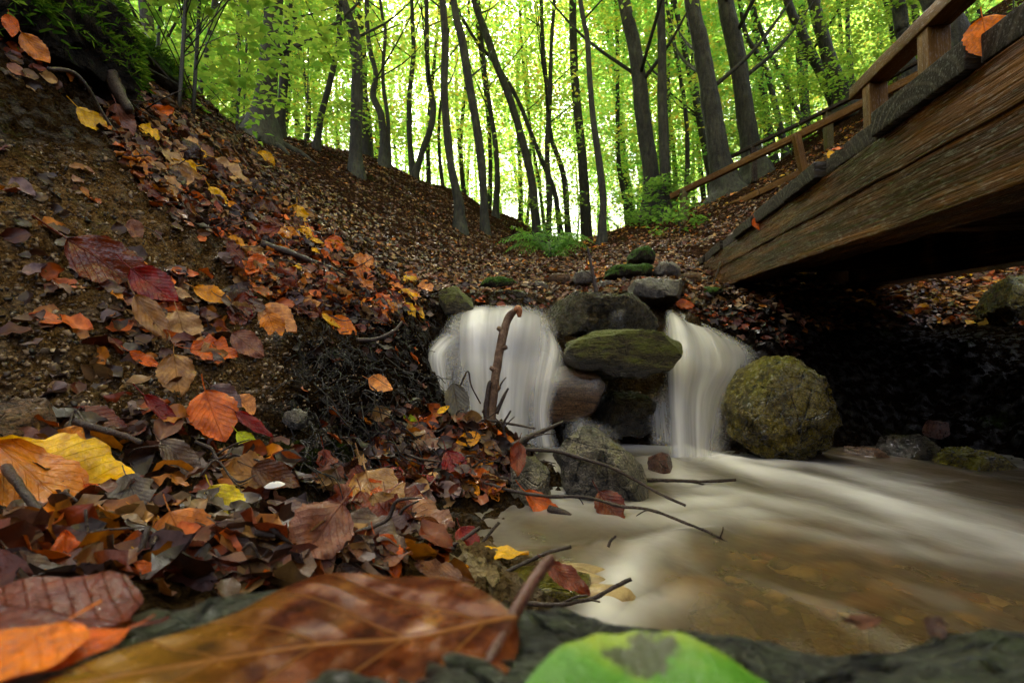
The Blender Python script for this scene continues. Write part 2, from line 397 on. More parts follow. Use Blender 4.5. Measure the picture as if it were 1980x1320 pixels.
# ------------------------------------------------------------------ trees
def mat_bark():
    t = NT('beech_bark'); co = t.coord('Object')
    n1 = t.noise(co, 2.2, 5, .6); n2 = t.noise(t.scalev(co, (1, 1, .25)), 26, 5, .65); n3 = t.noise(co, 9, 3, .6)
    c = t.ramp(n1, [(.3, (.016, .016, .012)), (.5, (.034, .036, .024)), (.7, (.062, .066, .044))])
    c = t.mix(t.rng(n3, .55, .75, 0, .65), c, (.040, .058, .018))
    c = t.mix(t.rng(n2, .35, .6, 1, 0), c, (.012, .011, .009))
    return t.done(t.bsdf(c, .72, .3, t.bump(t.math('ADD', n2, n3), .8, .03)))
def mat_foliage(name, dark=False):
    t = NT(name); g = t.n('NewGeometry'); r = g.outputs['Random Per Island']
    info = t.n('ObjectInfo')
    c = t.ramp(r, [(0, (.045, .105, .012)), (.45, (.085, .15, .016)), (.8, (.14, .18, .018)), (.95, (.20, .17, .02)), (1, (.22, .12, .02))])
    tr = t.ramp(r, [(0, (.28, .58, .09)), (.4, (.48, .74, .12)), (.75, (.70, .82, .15)), (.93, (.82, .76, .12)), (1, (.75, .45, .06))])
    c = t.mix(1.0, c, info.outputs['Color'], 'MULTIPLY'); tr = t.mix(1.0, tr, info.outputs['Color'], 'MULTIPLY')
    d = t.n('BsdfDiffuse'); t.l(c, d.inputs[0]); tl = t.n('BsdfTranslucent'); t.l(tr, tl.inputs[0])
    gl = t.n('BsdfGlossy'); gl.inputs['Roughness'].default_value = .45; gl.inputs[0].default_value = (.5, .5, .5, 1)
    s = t.mixs(.62, d.outputs[0], tl.outputs[0])
    return t.done(t.mixs(.04, s, gl.outputs[0]))
def leaf_quads(c, size, n, rng, flat=.35):
    """n rhombic leaves centred on c (n,3); flat = how far their normals stray from vertical"""
    nrm = np.stack([rng.normal(0, flat, n), rng.normal(0, flat, n), np.ones(n)], -1); nrm /= np.linalg.norm(nrm, axis=1)[:, None]
    a = rng.uniform(0, 2*np.pi, n); u = np.stack([np.cos(a), np.sin(a), np.zeros(n)], -1)
    u -= nrm*(u*nrm).sum(1)[:, None]; u /= np.linalg.norm(u, axis=1)[:, None]; w = np.cross(nrm, u)
    s = size*rng.uniform(.65, 1.25, n)[:, None]
    dr = nrm*s*.12
    v = np.stack([c-u*s*.5, c+w*s*.30+u*s*.03+dr, c+u*s*.55-dr*.6, c-w*s*.30+u*s*.03+dr], 1).reshape(-1, 3)
    return v, np.arange(4*n).reshape(-1, 4)
def spray_cloud(rng, centers, per, rad, size, flat=.35, thick=.10):
    k = len(centers); n = k*per
    c = np.repeat(centers, per, 0); az = np.repeat(rng.uniform(0, 2*np.pi, k), per); tilt = np.repeat(rng.normal(0, .25, k), per)
    L = rng.uniform(-1, 1, n)*rad*np.repeat(rng.uniform(.6, 1.3, k), per); Wd = rng.normal(0, .34, n)*rad*(1-.5*np.abs(L)/rad/1.3)
    x = np.cos(az)*L-np.sin(az)*Wd; y = np.sin(az)*L+np.cos(az)*Wd; z = L*tilt-.25*L*L/rad+rng.normal(0, thick, n)*rad
    return leaf_quads(c+np.stack([x, y, z], -1), size, n, rng, flat)
def crown_mesh(seed, h0, h1, rad, nspray, per, sr, size):
    rng = np.random.default_rng(seed)
    t = rng.uniform(0, 1, nspray)**.85; z = h0+(h1-h0)*t
    rr = rad*(.35+.65*np.sin(np.pi*np.clip(t*.85+.12, 0, 1)))*np.sqrt(rng.uniform(.02, 1, nspray)); a = rng.uniform(0, 2*np.pi, nspray)
    c = np.stack([rr*np.cos(a), rr*np.sin(a), z], -1)
    v, f = spray_cloud(rng, c, per, sr, size)
    me = mesh('crown', v, f, None, smooth=False); 
    return me
BARK = None; LEAFM = None
def trunk_path(px_pts, base, extra_h, lean=None):
    """pixel polyline (top first) at the base's distance -> 3D points from foot to top"""
    d = base[1]; pts = []; rad = []
    for (x, y, w) in px_pts[::-1]:
        pts.append(P(x, y, d)); rad.append(w*d/F/2)
    pts = np.array(pts); rad = np.array(rad)
    pts += (base-pts[0])
    foot = pts[0].copy(); foot[2] -= .25
    dirv = pts[-1]-pts[-2]; dirv /= np.linalg.norm(dirv); dirv = dirv*.75+np.array([0, 0, .25]); dirv /= np.linalg.norm(dirv)
    rise = max(0.5, extra_h-pts[-1][2])
    up = [pts[-1]+dirv*rise*k+np.array([random.uniform(-.25, .25), random.uniform(-.25, .25), 0])*k for k in (.35, .7, 1)]
    rr = [rad[-1]*.8, rad[-1]*.5, rad[-1]*.12]
    fl = pts[0]+(pts[1]-pts[0])*min(.5, .35/max(.4, np.linalg.norm(pts[1]-pts[0])))
    return np.vstack([foot, pts[:1], fl[None], pts[1:], up]), np.concatenate([[rad[0]*2.1], [rad[0]*1.45], [rad[0]*.98], rad[1:], rr])
TREES = [  # label, base distance if no ground is met, [(px,py,width) from the frame's top down], group
 ('thick dark beech trunk rising from mossy roots on the crest of the left bank', 5.0, [(530,0,34),(522,100,38),(512,190,42),(503,262,58)]),
 ('grey trunk standing close behind the thick dark beech of the left crest', 8.5, [(560,-5,14),(552,90,17),(547,180,18),(538,262,22)]),
 ('thin dark trunk curving out to the right above the left slope', 9, [(655,0,11),(657,70,12),(640,150,12),(622,220,12),(612,285,13)]),
 ('grey green beech trunk bending left at its top on the skyline of the leaf slope', 7.4, [(664,0,16),(683,50,19),(691,110,21),(690,200,22),(687,275,24),(687,335,26)]),
 ('wavy slim trunk with an S bend left of the forked pair', 9, [(709,0,9),(711,60,9),(716,100,10),(727,145,10),(721,185,12),(736,220,14),(742,270,16),(742,318,20)]),
 ('slim dark trunk bowed to the right, outer stem of a pair', 9.4, [(825,-5,9),(825,70,10),(829,140,11),(838,190,12),(833,235,12),(818,275,12),(802,328,13)]),
 ('smooth dark grey trunk running the full height in front of the left slope', 7.2, [(856,0,13),(861,80,15),(859,170,15),(863,240,15),(872,320,15),(887,390,18),(890,448,24)]),
 ('olive grey trunk beside the smooth dark one, leaning gently left', 8.2, [(876,-5,14),(892,70,17),(905,150,17),(916,210,17),(928,290,16),(935,370,16),(938,450,17)]),
 ('long beech trunk slanting from upper left down to the valley mouth', 9.0, [(915,-5,13),(938,60,15),(958,120,15),(980,175,15),(998,230,15),(1012,280,15),(1028,350,16),(1040,470,19)]),
 ('thin dark stem slanting behind the long leaning beech', 11, [(905,30,7),(960,100,8),(1000,165,8),(1030,240,9),(1050,290,9),(1072,345,10),(1086,440,12)]),
 ('tall slender trunk in the middle of the valley mouth, curving left at the top', 9.5, [(1121,-5,9),(1135,70,10),(1140,150,11),(1147,230,12),(1158,310,14),(1166,380,14),(1164,470,16)]),
 ('big olive trunk leaning left beside the path, leafy shrub at its foot', 8.0, [(1205,-5,24),(1225,80,27),(1236,160,28),(1245,240,30),(1258,330,32),(1262,420,38)]),
 ('straight dark rough trunk right next to the big olive one', 7.8, [(1277,-5,15),(1280,100,17),(1281,200,19),(1284,290,20),(1286,420,23)]),
 ('thick dark trunk with a small white tag, left of two stout beeches by the handrail', 8.4, [(1336,-5,28),(1352,70,32),(1365,140,33),(1378,220,36),(1390,300,42),(1408,372,54)]),
 ('stout grey beech with a pale streak, right of two by the handrail', 8.0, [(1402,-5,30),(1416,60,32),(1428,130,32),(1440,210,34),(1450,280,38),(1464,345,52)]),
 ('bending thin trunk with a kink, right of the stout grey beech', 11, [(1432,0,8),(1444,55,9),(1462,85,10),(1482,120,11),(1497,180,12),(1512,250,14),(1520,290,15)]),
 ('dark slanting trunk above the fence, first of two crossing stems', 8.8, [(1520,-5,15),(1545,50,17),(1566,100,19),(1590,145,20),(1612,195,24),(1622,225,26)]),
 ('stout grey green trunk slanting in front of the dark one above the fence', 8.2, [(1572,-5,22),(1588,60,24),(1602,110,26),(1620,160,30),(1640,215,44)]),
 ('dark trunk near the top right, behind the bridge handrail', 8.4, [(1735,-5,24),(1746,60,25),(1756,120,26),(1766,190,30)]),
 ('thin grey trunk right of the dark trunk behind the bridge handrail', 10, [(1766,-5,12),(1776,60,13),(1786,150,14)]),
 ('broad dark trunk behind the nearer bridge post at the top right', 6.4, [(1800,-40,50),(1830,30,52),(1850,100,58),(1862,170,66)]),
 ('thin dark stem slanting behind the two crossing trunks', 12, [(1480,0,8),(1510,60,9),(1540,130,9),(1570,190,10)]),
 ('leaning dark stem in the upper left foliage', 9, [(292,-5,24),(300,60,26),(306,130,28)]),
 ('short dark leaning stump in the foliage above the left bank', 7, [(392,110,10),(386,135,12),(378,165,14)]),
 ('slim trunk with a fork in the centre right of the slanting beech', 11.5, [(1046,-5,8),(1050,90,8),(1058,180,9),(1064,260,10),(1090,340,11),(1100,470,13)]),
 ('slim dark trunk in the centre, nearly upright, left of the slender curved one', 12, [(1072,0,7),(1066,90,8),(1063,190,10),(1058,290,11),(1062,380,12),(1060,470,13)]),
 ('thin grey trunk splitting from the thick tagged beech, slanting left', 10.5, [(1318,20,10),(1338,110,12),(1352,180,13),(1368,260,14),(1386,330,15)]),
 ('thin upright trunk on the left slope skyline between slim stems', 10, [(797,-5,8),(800,80,9),(792,160,10),(792,240,11),(800,328,12)]),
 ('dark slim trunk just left of the valley mouth, bowed rightwards', 11, [(928,0,7),(936,90,8),(946,170,9),(957,240,10),(962,310,11),(958,390,13)]),
 ('thin pale trunk near the foot of the left skyline', 10.5, [(735,0,6),(745,60,7),(740,150,7),(750,230,8),(752,320,9)]),
]
def base_point(x, y, d):
    h = hit(x, y)
    if h is None or h[1] > d*1.35:
        p = P(x, y, d); return np.array([p[0], p[1], min(height(p[0], p[1]), p[2])])
    return h
def build_trees():
    global BARK, LEAFM
    BARK = mat_bark(); LEAFM = mat_foliage('beech_foliage')
    protos = []
    for k in range(6):
        o = crown_mesh(100+k, .6, 13.5, 3.0, 110, 84, .95, .098); me = o.data; me.materials.append(LEAFM); COL.objects.unlink(o); bpy.data.objects.remove(o); protos.append(me)
    sparse = []
    for k in range(4):
        o = crown_mesh(200+k, 3.0, 12, 2.6, 40, 50, .7, .075); me = o.data; me.materials.append(LEAFM); COL.objects.unlink(o); bpy.data.objects.remove(o); sparse.append(me)
    def crown(parent, me, z, s, tint, hs=1.0):
        c = bpy.data.objects.new('crown', me); COL.objects.link(c); c.parent = parent
        c.location = (0, 0, z); c.rotation_euler = (0, 0, random.uniform(0, 6.28)); c.scale = (s, s, s*hs); c.color = (*tint, 1)
        return c
    for k, (lab, d, px) in enumerate(TREES):
        b = base_point(px[-1][0], px[-1][1], d)
        pts, rad = trunk_path(px, b, b[2]+random.uniform(11, 14))
        root = empty('beech_tree', b, lab, 'tree')
        g = Geo(); g.tube(pts, rad, 12, 40, .10, k, 5)
        # a few limbs high on the trunk
        for q in range(5):
            t = random.uniform(.45, .92); i = int(t*(len(pts)-1)); p0 = pts[i]*(1-(t*(len(pts)-1)-i))+pts[min(i+1, len(pts)-1)]*(t*(len(pts)-1)-i)
            a = random.uniform(0, 6.28); L = random.uniform(.8, 2.2); r0 = max(.012, rad[i]*.28)
            e = np.array([math.cos(a), math.sin(a), .9])
            g.tube([p0, p0+e*L*.5, p0+e*L*np.array([1, 1, 1.25])], [r0, r0*.7, r0*.15], 6, 8)
        if k == 0:
            for a in (-2.6, -1.9, -1.2, -.5, .2, 2.8):
                e = np.array([math.cos(a), math.sin(a), 0]); L = random.uniform(.5, 1.0); q = []
                for s in (0, .35, .7, 1):
                    p = b+e*L*s*np.array([1, 1, 0]); p[2] = max(height(p[0], p[1]), -9)+.03*(1-s)+(.18 if s == 0 else 0); q.append(p)
                g.tube(q, [.10, .06, .04, .015], 8, 12, .15, 3, 8)
        g.build('trunk', BARK, root)
        if k not in (23,):
            crown(root, sparse[k % 4], random.uniform(1.5, 3), random.uniform(.8, 1.1), random.choice([(1, 1, 1), (1.1, 1.05, .9), (.85, 1, 1)]))
    # woods behind: individual slim trees on the slopes and beyond the skyline
    kinds = [('slim dark beech stem in the woods beyond the gully, bright green leaves', (.86, 1.0, 1)), ('slim beech in the far woods with yellowish leaves', (1.15, 1.0, .9)), ('thin far beech with deeper green leaves', (.72, .95, 1.15))]
    n = 0; tries = 0; placed = []
    while n < 215 and tries < 14000:
        tries += 1
        y = 10+38*random.random()**1.15; u = random.uniform(-1.12, 1.12); x = u*y
        if y < 13 and abs(u) < .12: continue
        if any((x-a)**2+(y-b)**2 < (.40+.024*y)**2*1.0 for a, b in placed): continue
        if u > .45 and y < 12: continue
        placed.append((x, y)); n += 1
        z = height(x, y); H = random.uniform(11, 16); r = random.uniform(.035, .11) * (1 if y < 25 else 1.1)
        lean = np.array([random.uniform(-.14, .05), random.uniform(-.05, .05)])
        pts = [np.array([x, y, z-.3])]; ph = random.uniform(0, 6.28); amp = random.uniform(.05, .28)
        for s in (.12, .25, .4, .55, .7, .85, 1):
            pts.append(np.array([x+lean[0]*H*s+amp*math.sin(ph+s*7), y+lean[1]*H*s+amp*math.cos(ph+s*6), z+H*s]))
        kk = random.choice((0, 0, 0, 1, 1, 2))
        root = empty('slim_beech_tree', (x, y, z), kinds[kk][0], 'tree', ['green slim beeches of the woods behind', 'yellowish slim beeches of the woods behind', 'deep green slim beeches of the woods behind'][kk])
        g = Geo(); g.tube(pts, r*np.array([1.5, 1.05, .95, .85, .75, .6, .4, .12]), 7, 22)
        for q in range(4):
            t = random.randint(3, 6); p0 = pts[t]; a = random.uniform(0, 6.28); L = random.uniform(1, 2.6); e = np.array([math.cos(a)*.7, math.sin(a)*.7, .8])
            g.tube([p0, p0+e*L*.5, p0+e*L*np.array([1, 1, 1.3])], [r*.4, r*.28, r*.08], 5, 6)
        g.build('trunk', BARK, root)
        far = y > 22
        s = random.uniform(.85, 1.2)*(1.15 if far else 1)
        crown(root, random.choice(protos), random.uniform(-.8, .4), s, kinds[kk][1])

def build_shade_trees():
    """unseen trees added beside and behind the viewpoint: their crowns darken the foreground"""
    me = crown_mesh(400, 5.0, 12.5, 3.6, 110, 60, 1.1, .17); m2 = me.data; m2.materials.append(LEAFM); COL.objects.unlink(me); bpy.data.objects.remove(me)
    for i, (x, y) in enumerate([(-4.2, .6), (-2.6, -4.6), (3.4, -3.4), (4.8, .8), (-6.8, 3.2), (7.0, 3.0)]):  # out-of-frame trees added to block sky light from overhead
        z = height(x, y); root = empty('beech_tree', (x, y, z), 'unseen beech added out of frame to shade the stream bank', 'tree', 'added shade beeches around the viewpoint')
        g = Geo(); r = .16; g.tube([(x, y, z-.3), (x+.1, y, z+3), (x*.93, y*.95, z+7), (x*.85, y*.9, z+12.5)], [r*1.4, r, r*.75, .03], 12, 26, .1, i, 4); g.build('trunk', BARK, root)
        c = bpy.data.objects.new('crown', m2); COL.objects.link(c); c.parent = root; c.location = (-x*.12, -y*.1, 0); c.rotation_euler = (0, 0, i*1.3); c.color = (1.05, .70, .80, 1)  # crown tint set to offset the green cast of light passing through
def build_far_wood():
    """the wood beyond the last stems one can tell apart: one mass of foliage and stems"""
    rng = np.random.default_rng(77); N = 1150
    a = np.radians(rng.uniform(-52, 52, N)); r = rng.uniform(46, 66, N); x = np.sin(a)*r; y = np.cos(a)*r; z = height(x, y)+18*rng.uniform(0, 1, N)**1.05
    v, f = spray_cloud(rng, np.stack([x, y, z], -1), 48, 1.7, .22, .45, .2)
    o = mesh('far_wood', v, f, LEAFM, None, False); o.color = (1.05, 1.0, 1.0, 1)
    tag(o, 'bright green mass of the wood far beyond the gully', 'wood', kind='stuff')
# ------------------------------------------------------------------ rocks
def mat_rock(name, cols, moss=(.05, .07, .01), moss_amt=.0, rough=(.2, .6), strata=(1, 1, 1), bump=.8, spec=.5):
    t = NT(name); co = t.coord('Object'); sv = t.scalev(co, strata)
    n1 = t.noise(sv, 14, 6, .65, .4); n2 = t.noise(sv, 60, 6, .7); n3 = t.noise(co, 260, 4, .7); v = t.voro(t.scalev(sv, (1, 1, 1.4)), 38, 'Distance', 'DISTANCE_TO_EDGE')
    c = t.ramp(t.math('ADD', t.math('MULTIPLY', n1, .5), t.math('MULTIPLY', n2, .5)), [(.36, cols[0]), (.46, cols[1]), (.55, cols[2]), (.66, cols[3])])
    c = t.mix(t.rng(n3, .38, .58, .8, 0), c, tuple(x*.35 for x in cols[0]))
    wv = t.voro(t.scalev(sv, (1.3, 1, 2.0)), 9, 'Distance', 'DISTANCE_TO_EDGE'); cr = t.rng(t.math('ADD', wv, t.math('MULTIPLY', t.math('SUBTRACT', n2, .5), .10)), .0, .022, 1, 0)
    c = t.mix(t.math('MULTIPLY', cr, .85), c, tuple(x*.3 for x in cols[0]))
    g = t.n('NewGeometry'); sx = t.n('SeparateXYZ'); t.l(g.outputs['Normal'], sx.inputs[0])
    if moss_amt > 0:
        m = t.rng(t.math('ADD', t.math('MULTIPLY', sx.outputs[2], .55), t.math('ADD', n1, t.math('MULTIPLY', n2, .6))), 1.42-moss_amt, 1.62-moss_amt)
        mc = t.mix(n3, tuple(x*.5 for x in moss), tuple(x*1.7 for x in moss))
        c = t.mix(m, c, mc)
    h = t.math('ADD', t.math('MULTIPLY', n1, 1.2), t.math('ADD', t.math('MULTIPLY', n2, .7), t.math('MULTIPLY', n3, .25)))
    h = t.math('ADD', h, t.math('MULTIPLY', t.rng(v, 0, .035), 1.0))
    h = t.math('SUBTRACT', h, t.math('MULTIPLY', cr, .9))
    return t.done(t.bsdf(c, t.rng(n2, .35, .65, rough[0], rough[1]), spec, t.bump(h, 1.0, .045)))
ROCKM = {}
def rock_mats():
    R = ROCKM
    R['dark'] = mat_rock('wet_dark_rock', [(.012, .008, .003), (.045, .030, .010), (.095, .068, .022), (.21, .16, .062)], (.075, .06, .010), .22, (.12, .45), (1, 1, 1.6))
    R['slab'] = mat_rock('mossy_flat_rock', [(.022, .016, .006), (.085, .065, .022), (.15, .115, .045), (.28, .23, .11)], (.125, .140, .014), .66, (.22, .6), (.8, .8, 2.6))
    R['brown'] = mat_rock('layered_brown_rock', [(.06, .025, .010), (.21, .098, .036), (.36, .18, .072), (.52, .33, .18)], (.05, .05, .012), 0, (.22, .5), (.45, 1, 3.2))
    R['olive'] = mat_rock('olive_wet_rock', [(.022, .014, .002), (.13, .092, .008), (.27, .20, .016), (.46, .38, .11)], (.17, .145, .010), .34, (.06, .35), (1, 1, 1), 1.0, .7)
    R['grey'] = mat_rock('speckled_grey_rock', [(.022, .019, .016), (.17, .145, .105), (.40, .35, .25), (.66, .60, .46)], (.15, .14, .03), .2, (.3, .7), (1, 1, 1), 1.0)
    R['pale'] = mat_rock('pale_stone', [(.10, .085, .065), (.20, .175, .14), (.30, .265, .21), (.42, .38, .31)], (.06, .09, .012), .06, (.35, .7))
    R['moss'] = mat_rock('moss_covered_rock', [(.02, .016, .009), (.05, .04, .022), (.09, .075, .04), (.16, .13, .08)], (.045, .105, .008), .78, (.6, .9), (1, 1, 1), .9, .2)
    R['earth'] = mat_rock('mossy_earth', [(.006, .005, .003), (.018, .013, .007), (.035, .025, .012), (.07, .05, .025)], (.030, .072, .007), .50, (.6, .9), (1, 1, 1), 1.0, .2)
    R['shore'] = mat_rock('foreground_slab_rock', [(.016, .017, .012), (.048, .052, .036), (.095, .10, .068), (.24, .24, .18)], (.035, .05, .016), .10, (.18, .5), (.55, 1.6, 1), .9, .55)
    R['rust'] = mat_rock('rusty_stone', [(.06, .02, .015), (.15, .055, .035), (.24, .10, .06), (.34, .17, .10)], rough=(.2, .5))
    R['bed'] = mat_rock('sunken_stone', [(.12, .07, .025), (.24, .15, .06), (.34, .23, .10), (.48, .36, .19)], rough=(.3, .6))
import bmesh
_ICO = {}
def ico(n):
    if n not in _ICO:
        bm = bmesh.new(); bmesh.ops.create_icosphere(bm, subdivisions=n, radius=1)
        _ICO[n] = (np.array([v.co[:] for v in bm.verts]), np.array([[v.index for v in f.verts] for f in bm.faces])); bm.free()
    return _ICO[n]
def rock(poly, d, thick, mat, label, sub=5, seed=0, rough=1.0, name='rock', cat='rock', box=.6, group=None, slope=0.0, strata=None):
    poly = np.array(poly, float)
    c = (poly.min(0)+poly.max(0))/2; q = poly-c
    # radius of the traced outline as a function of angle
    m = 16; dense = np.concatenate([q[i]+(q[(i+1) % len(q)]-q[i])*np.linspace(0, 1, m, endpoint=False)[:, None] for i in range(len(q))])
    th = np.arctan2(-dense[:, 1], dense[:, 0]); R = np.hypot(dense[:, 0], dense[:, 1]); o = np.argsort(th); th = th[o]; R = R[o]
    th = np.concatenate([th-2*np.pi, th, th+2*np.pi]); R = np.concatenate([R, R, R])
    v, f = ico(sub); a, k, b = v[:, 0], v[:, 1], v[:, 2]
    ang = np.arctan2(b, a); rho = np.hypot(a, b); rr = np.interp(ang, th, R)*rho**box*.97
    px = c[0]+rr*np.cos(ang); py = c[1]-rr*np.sin(ang)
    dep = np.sign(k)*np.abs(k)**box*thick/2
    w = np.stack([(px-c[0])*d/F, dep+0*px, -(py-c[1])*d/F], -1)
    size = (np.ptp(w[:, 0])*np.ptp(w[:, 2])*thick)**(1/3)
    w[:, 1] += slope*w[:, 2]
    n = v/np.linalg.norm(v, axis=1)[:, None]; s = w/size
    st = np.array(strata if strata is not None else (1, 1, 1.5))
    # flattened facets, layered breaks, pits
    disp = .050*ridged(s*1.7*st+seed, seed, 3)+.036*fbm(s*4*st+seed, seed+5, 4)+.020*ridged(s*9*st, seed+9, 3)+.009*ridged(s*24*st, seed+19, 2)
    fac = np.round(fbm(s*1.4+seed*3.1, seed+3, 2)*3)/3*.045
    w = w+n*((disp+fac-.035)*rough*size)[:, None]
    pr = np.random.default_rng(seed+500)
    for _ in range(15):
        nn = pr.normal(0, 1, 3); nn /= np.linalg.norm(nn); nn[2] *= .8; dt = w @ nn; h = dt.max()*pr.uniform(.67, .91); ex = np.clip(dt-h, 0, None); w = w-nn*(ex*(.35 if mat in ('earth', 'moss') else .94))[:, None]
    w = w+n*(.010*fbm(w/size*9, seed+31, 4)*size*rough)[:, None]
    org = P(c[0], c[1], d)
    o = mesh(name, w+org, f, ROCKM[mat], None, True, org)
    return tag(o, label, cat, group)
def ell(cx, cy, w, h, n=12, seed=0, wob=.14, rot=0):
    r = random.Random(seed*7+3); out = []
    for i in range(n):
        a = 2*math.pi*i/n; k = 1+r.uniform(-wob, wob); x, y = math.cos(a)*w/2*k, math.sin(a)*h/2*k
        out.append((cx+x*math.cos(rot)-y*math.sin(rot), cy+x*math.sin(rot)+y*math.cos(rot)))
    return out
def build_rocks():
    rock_mats()
    rock([(1036,602),(1060,577),(1105,567),(1150,574),(1190,571),(1230,564),(1262,574),(1291,607),(1282,632),(1245,648),(1180,645),(1120,655),(1080,652),(1058,628)], 1.66, .26, 'dark', 'dark wet brown rock lying across the top of the falls between the two cascades', 6, 1)
    rock([(1086,706),(1098,665),(1140,644),(1200,641),(1268,645),(1308,662),(1325,692),(1292,712),(1235,722),(1180,727),(1150,715),(1110,714)], 1.52, .30, 'slab', 'flat mossy green topped rock slab under the dark rock at the falls', 6, 27, .8, box=.45)
    rock([(1012,738),(1028,716),(1090,711),(1150,718),(1176,742),(1168,790),(1142,812),(1080,822),(1035,815),(1014,790)], 1.56, .24, 'brown', 'brown layered rock with a water veil, below the mossy slab', 6, 3, .7, strata=(1, 1, 3))
    rock([(1148,775),(1175,757),(1230,755),(1275,765),(1278,815),(1240,840),(1180,838),(1150,820)], 1.64, .2, 'dark', 'small dark rock in the shaded gap below the mossy slab', 5, 4)
    rock([(1394,792),(1402,755),(1424,722),(1450,701),(1480,688),(1518,690),(1548,714),(1573,755),(1598,822),(1584,860),(1535,884),(1480,884),(1432,872),(1406,842)], 1.50, .30, 'olive', 'big rounded olive brown wet boulder right of the right cascade', 6, 58, .8, box=.82)
    rock([(1068,872),(1083,842),(1128,824),(1168,832),(1212,868),(1245,910),(1270,955),(1240,972),(1180,975),(1115,965),(1085,925)], 1.06, .20, 'grey', 'speckled grey pointed rock standing in the pool under the falls', 6, 6, .8)
    rock([(984,905),(1005,882),(1038,888),(1060,925),(1064,965),(1030,985),(990,978)], 1.0, .12, 'grey', 'grey stone at the edge of the debris heap left of the pointed rock', 5, 7)
    rock(ell(1280, 905, 50, 62, seed=3), 1.27, .08, 'rust', 'small reddish stone poking out of the white foam', 4, 8, .6)
    rock([(1640,905),(1650,868),(1690,862),(1722,890),(1726,925),(1680,930)], 1.52, .16, 'brown', 'small brown stone at the water edge right of the olive boulder', 5, 9)
    rock([(1712,890),(1730,848),(1775,845),(1806,880),(1806,920),(1755,925)], 1.50, .18, 'dark', 'dark flat sided stone in the shade between two brown stones of the right shore', 5, 10)
    rock([(1820,915),(1845,878),(1890,868),(1932,895),(1946,940),(1880,950)], 1.36, .18, 'olive', 'ragged yellowish stone on the shaded right shore', 5, 11)
    rock([(1788,825),(1803,812),(1828,815),(1832,838),(1815,850),(1792,845)], 1.62, .06, 'rust', 'small orange brown block lying on the dark bank under the bridge', 4, 12, .5)
    rock(ell(890, 652, 56, 74, seed=31), 1.665, .10, 'dark', 'dark stone showing through the thin left edge of the left cascade', 5, 60)
    rock(ell(848, 722, 46, 66, seed=32), 1.55, .10, 'dark', 'low wet stone under the hump of water left of the left cascade', 5, 61)
    # stream bed above the falls
    rock([(848,590),(855,570),(885,560),(905,575),(912,600),(890,612),(858,612)], 1.86, .2, 'slab', 'squarish olive rock beside the lip of the left cascade', 5, 13)
    rock([(918,560),(935,546),(970,542),(1005,550),(1008,562),(960,568)], 2.6, .35, 'moss', 'low bright moss covered rock left of the stream above the falls', 5, 14)
    rock([(1165,540),(1172,522),(1200,513),(1235,515),(1242,535),(1200,545)], 2.9, .3, 'moss', 'moss covered rock below the other mossy one right of the stream', 5, 15)
    rock([(1214,505),(1220,490),(1245,482),(1262,492),(1260,512),(1235,516)], 3.1, .3, 'moss', 'upper round moss covered rock right of the stream', 5, 16)
    rock([(1218,520),(1240,510),(1262,518),(1258,535),(1228,538)], 2.95, .2, 'moss', 'small mossy stone wedged between the two mossy rocks', 4, 17)
    rock([(1200,565),(1212,548),(1260,544),(1310,548),(1342,562),(1330,580),(1270,588),(1222,580)], 2.1, .35, 'pale', 'broad pale grey flat rock above the right cascade', 5, 18, .8)
    rock([(1330,572),(1350,560),(1382,562),(1390,576),(1350,584)], 2.4, .25, 'moss', 'mossy stone under the end of the bridge beam', 5, 19)
    rock(ell(1080, 540, 46, 26, seed=5), 2.9, .16, 'brown', 'brown stone left of the cut pale block in the stream bed', 4, 20)
    rock([(1106,552),(1108,530),(1124,522),(1144,528),(1146,550),(1125,556)], 2.85, .16, 'pale', 'blocky pale stone in the stream bed behind the dark top rock', 4, 21)
    rock(ell(1168, 556, 46, 22, seed=6), 2.5, .16, 'pale', 'low rounded stone just behind the dark top rock', 4, 22)
    rock(ell(1290, 525, 60, 32, seed=8), 2.9, .22, 'pale', 'tilted grey stone right of the mossy rocks', 4, 23)
    rock(ell(1330, 540, 50, 26, seed=9), 2.9, .2, 'brown', 'brown stone lying left of the bridge beam end', 4, 24)
    rock(ell(1040, 556, 50, 18, seed=10), 2.6, .2, 'pale', 'flat grey stone beside the mossy low rock above the falls', 4, 25)
    rock(ell(985, 578, 90, 22, seed=11), 2.2, .3, 'dark', 'long dark wet stone at the top of the left cascade', 4, 26)
    rock(ell(1190, 540, 30, 20, seed=12), 3.2, .16, 'brown', 'little brown stone left of the mossy pair', 4, 27)
    # left bank
    rock([(548,815),(555,797),(575,788),(592,800),(592,820),(575,832),(556,830)], .88, .045, 'pale', 'small rough white stone stuck in the dark bank', 5, 28)
    rock([(-30,895),(-25,800),(15,775),(50,800),(68,850),(70,890)], .60, .14, 'brown', 'brown stone at the far left edge above the yellow leaf', 5, 29)
    rock([(660,868),(655,850),(668,840),(682,850),(680,866)], .95, .03, 'brown', 'tiny rusty pebble in the black root mat', 3, 30)
    rock([(-5,1090),(0,1020),(30,1000),(50,1030),(45,1085)], .47, .06, 'olive', 'mossy pebble under the yellow leaf at the far left', 4, 31)
    b = rock([(-60,160),(-60,-60),(140,-60),(190,-15),(207,45),(203,105),(178,140),(140,165),(60,150),(0,140)], 1.5, .5, 'earth', 'dark mossy earth hump hanging over the upper left corner', 6, 32, 1.1, 'earth_hump', 'mossy hump')
    m = rock([(235,120),(245,92),(275,84),(308,100),(322,138),(300,158),(262,150)], 2.6, .5, 'moss', 'small dark moss cushion on the crest right of the earth hump', 5, 33, .9, 'moss_cushion', 'moss')
    rock([(1915,640),(1910,575),(1925,545),(1960,535),(2010,560),(2030,640),(1990,665)], 2.2, .35, 'olive', 'mossy boulder at the right edge beyond the bridge', 5, 34)
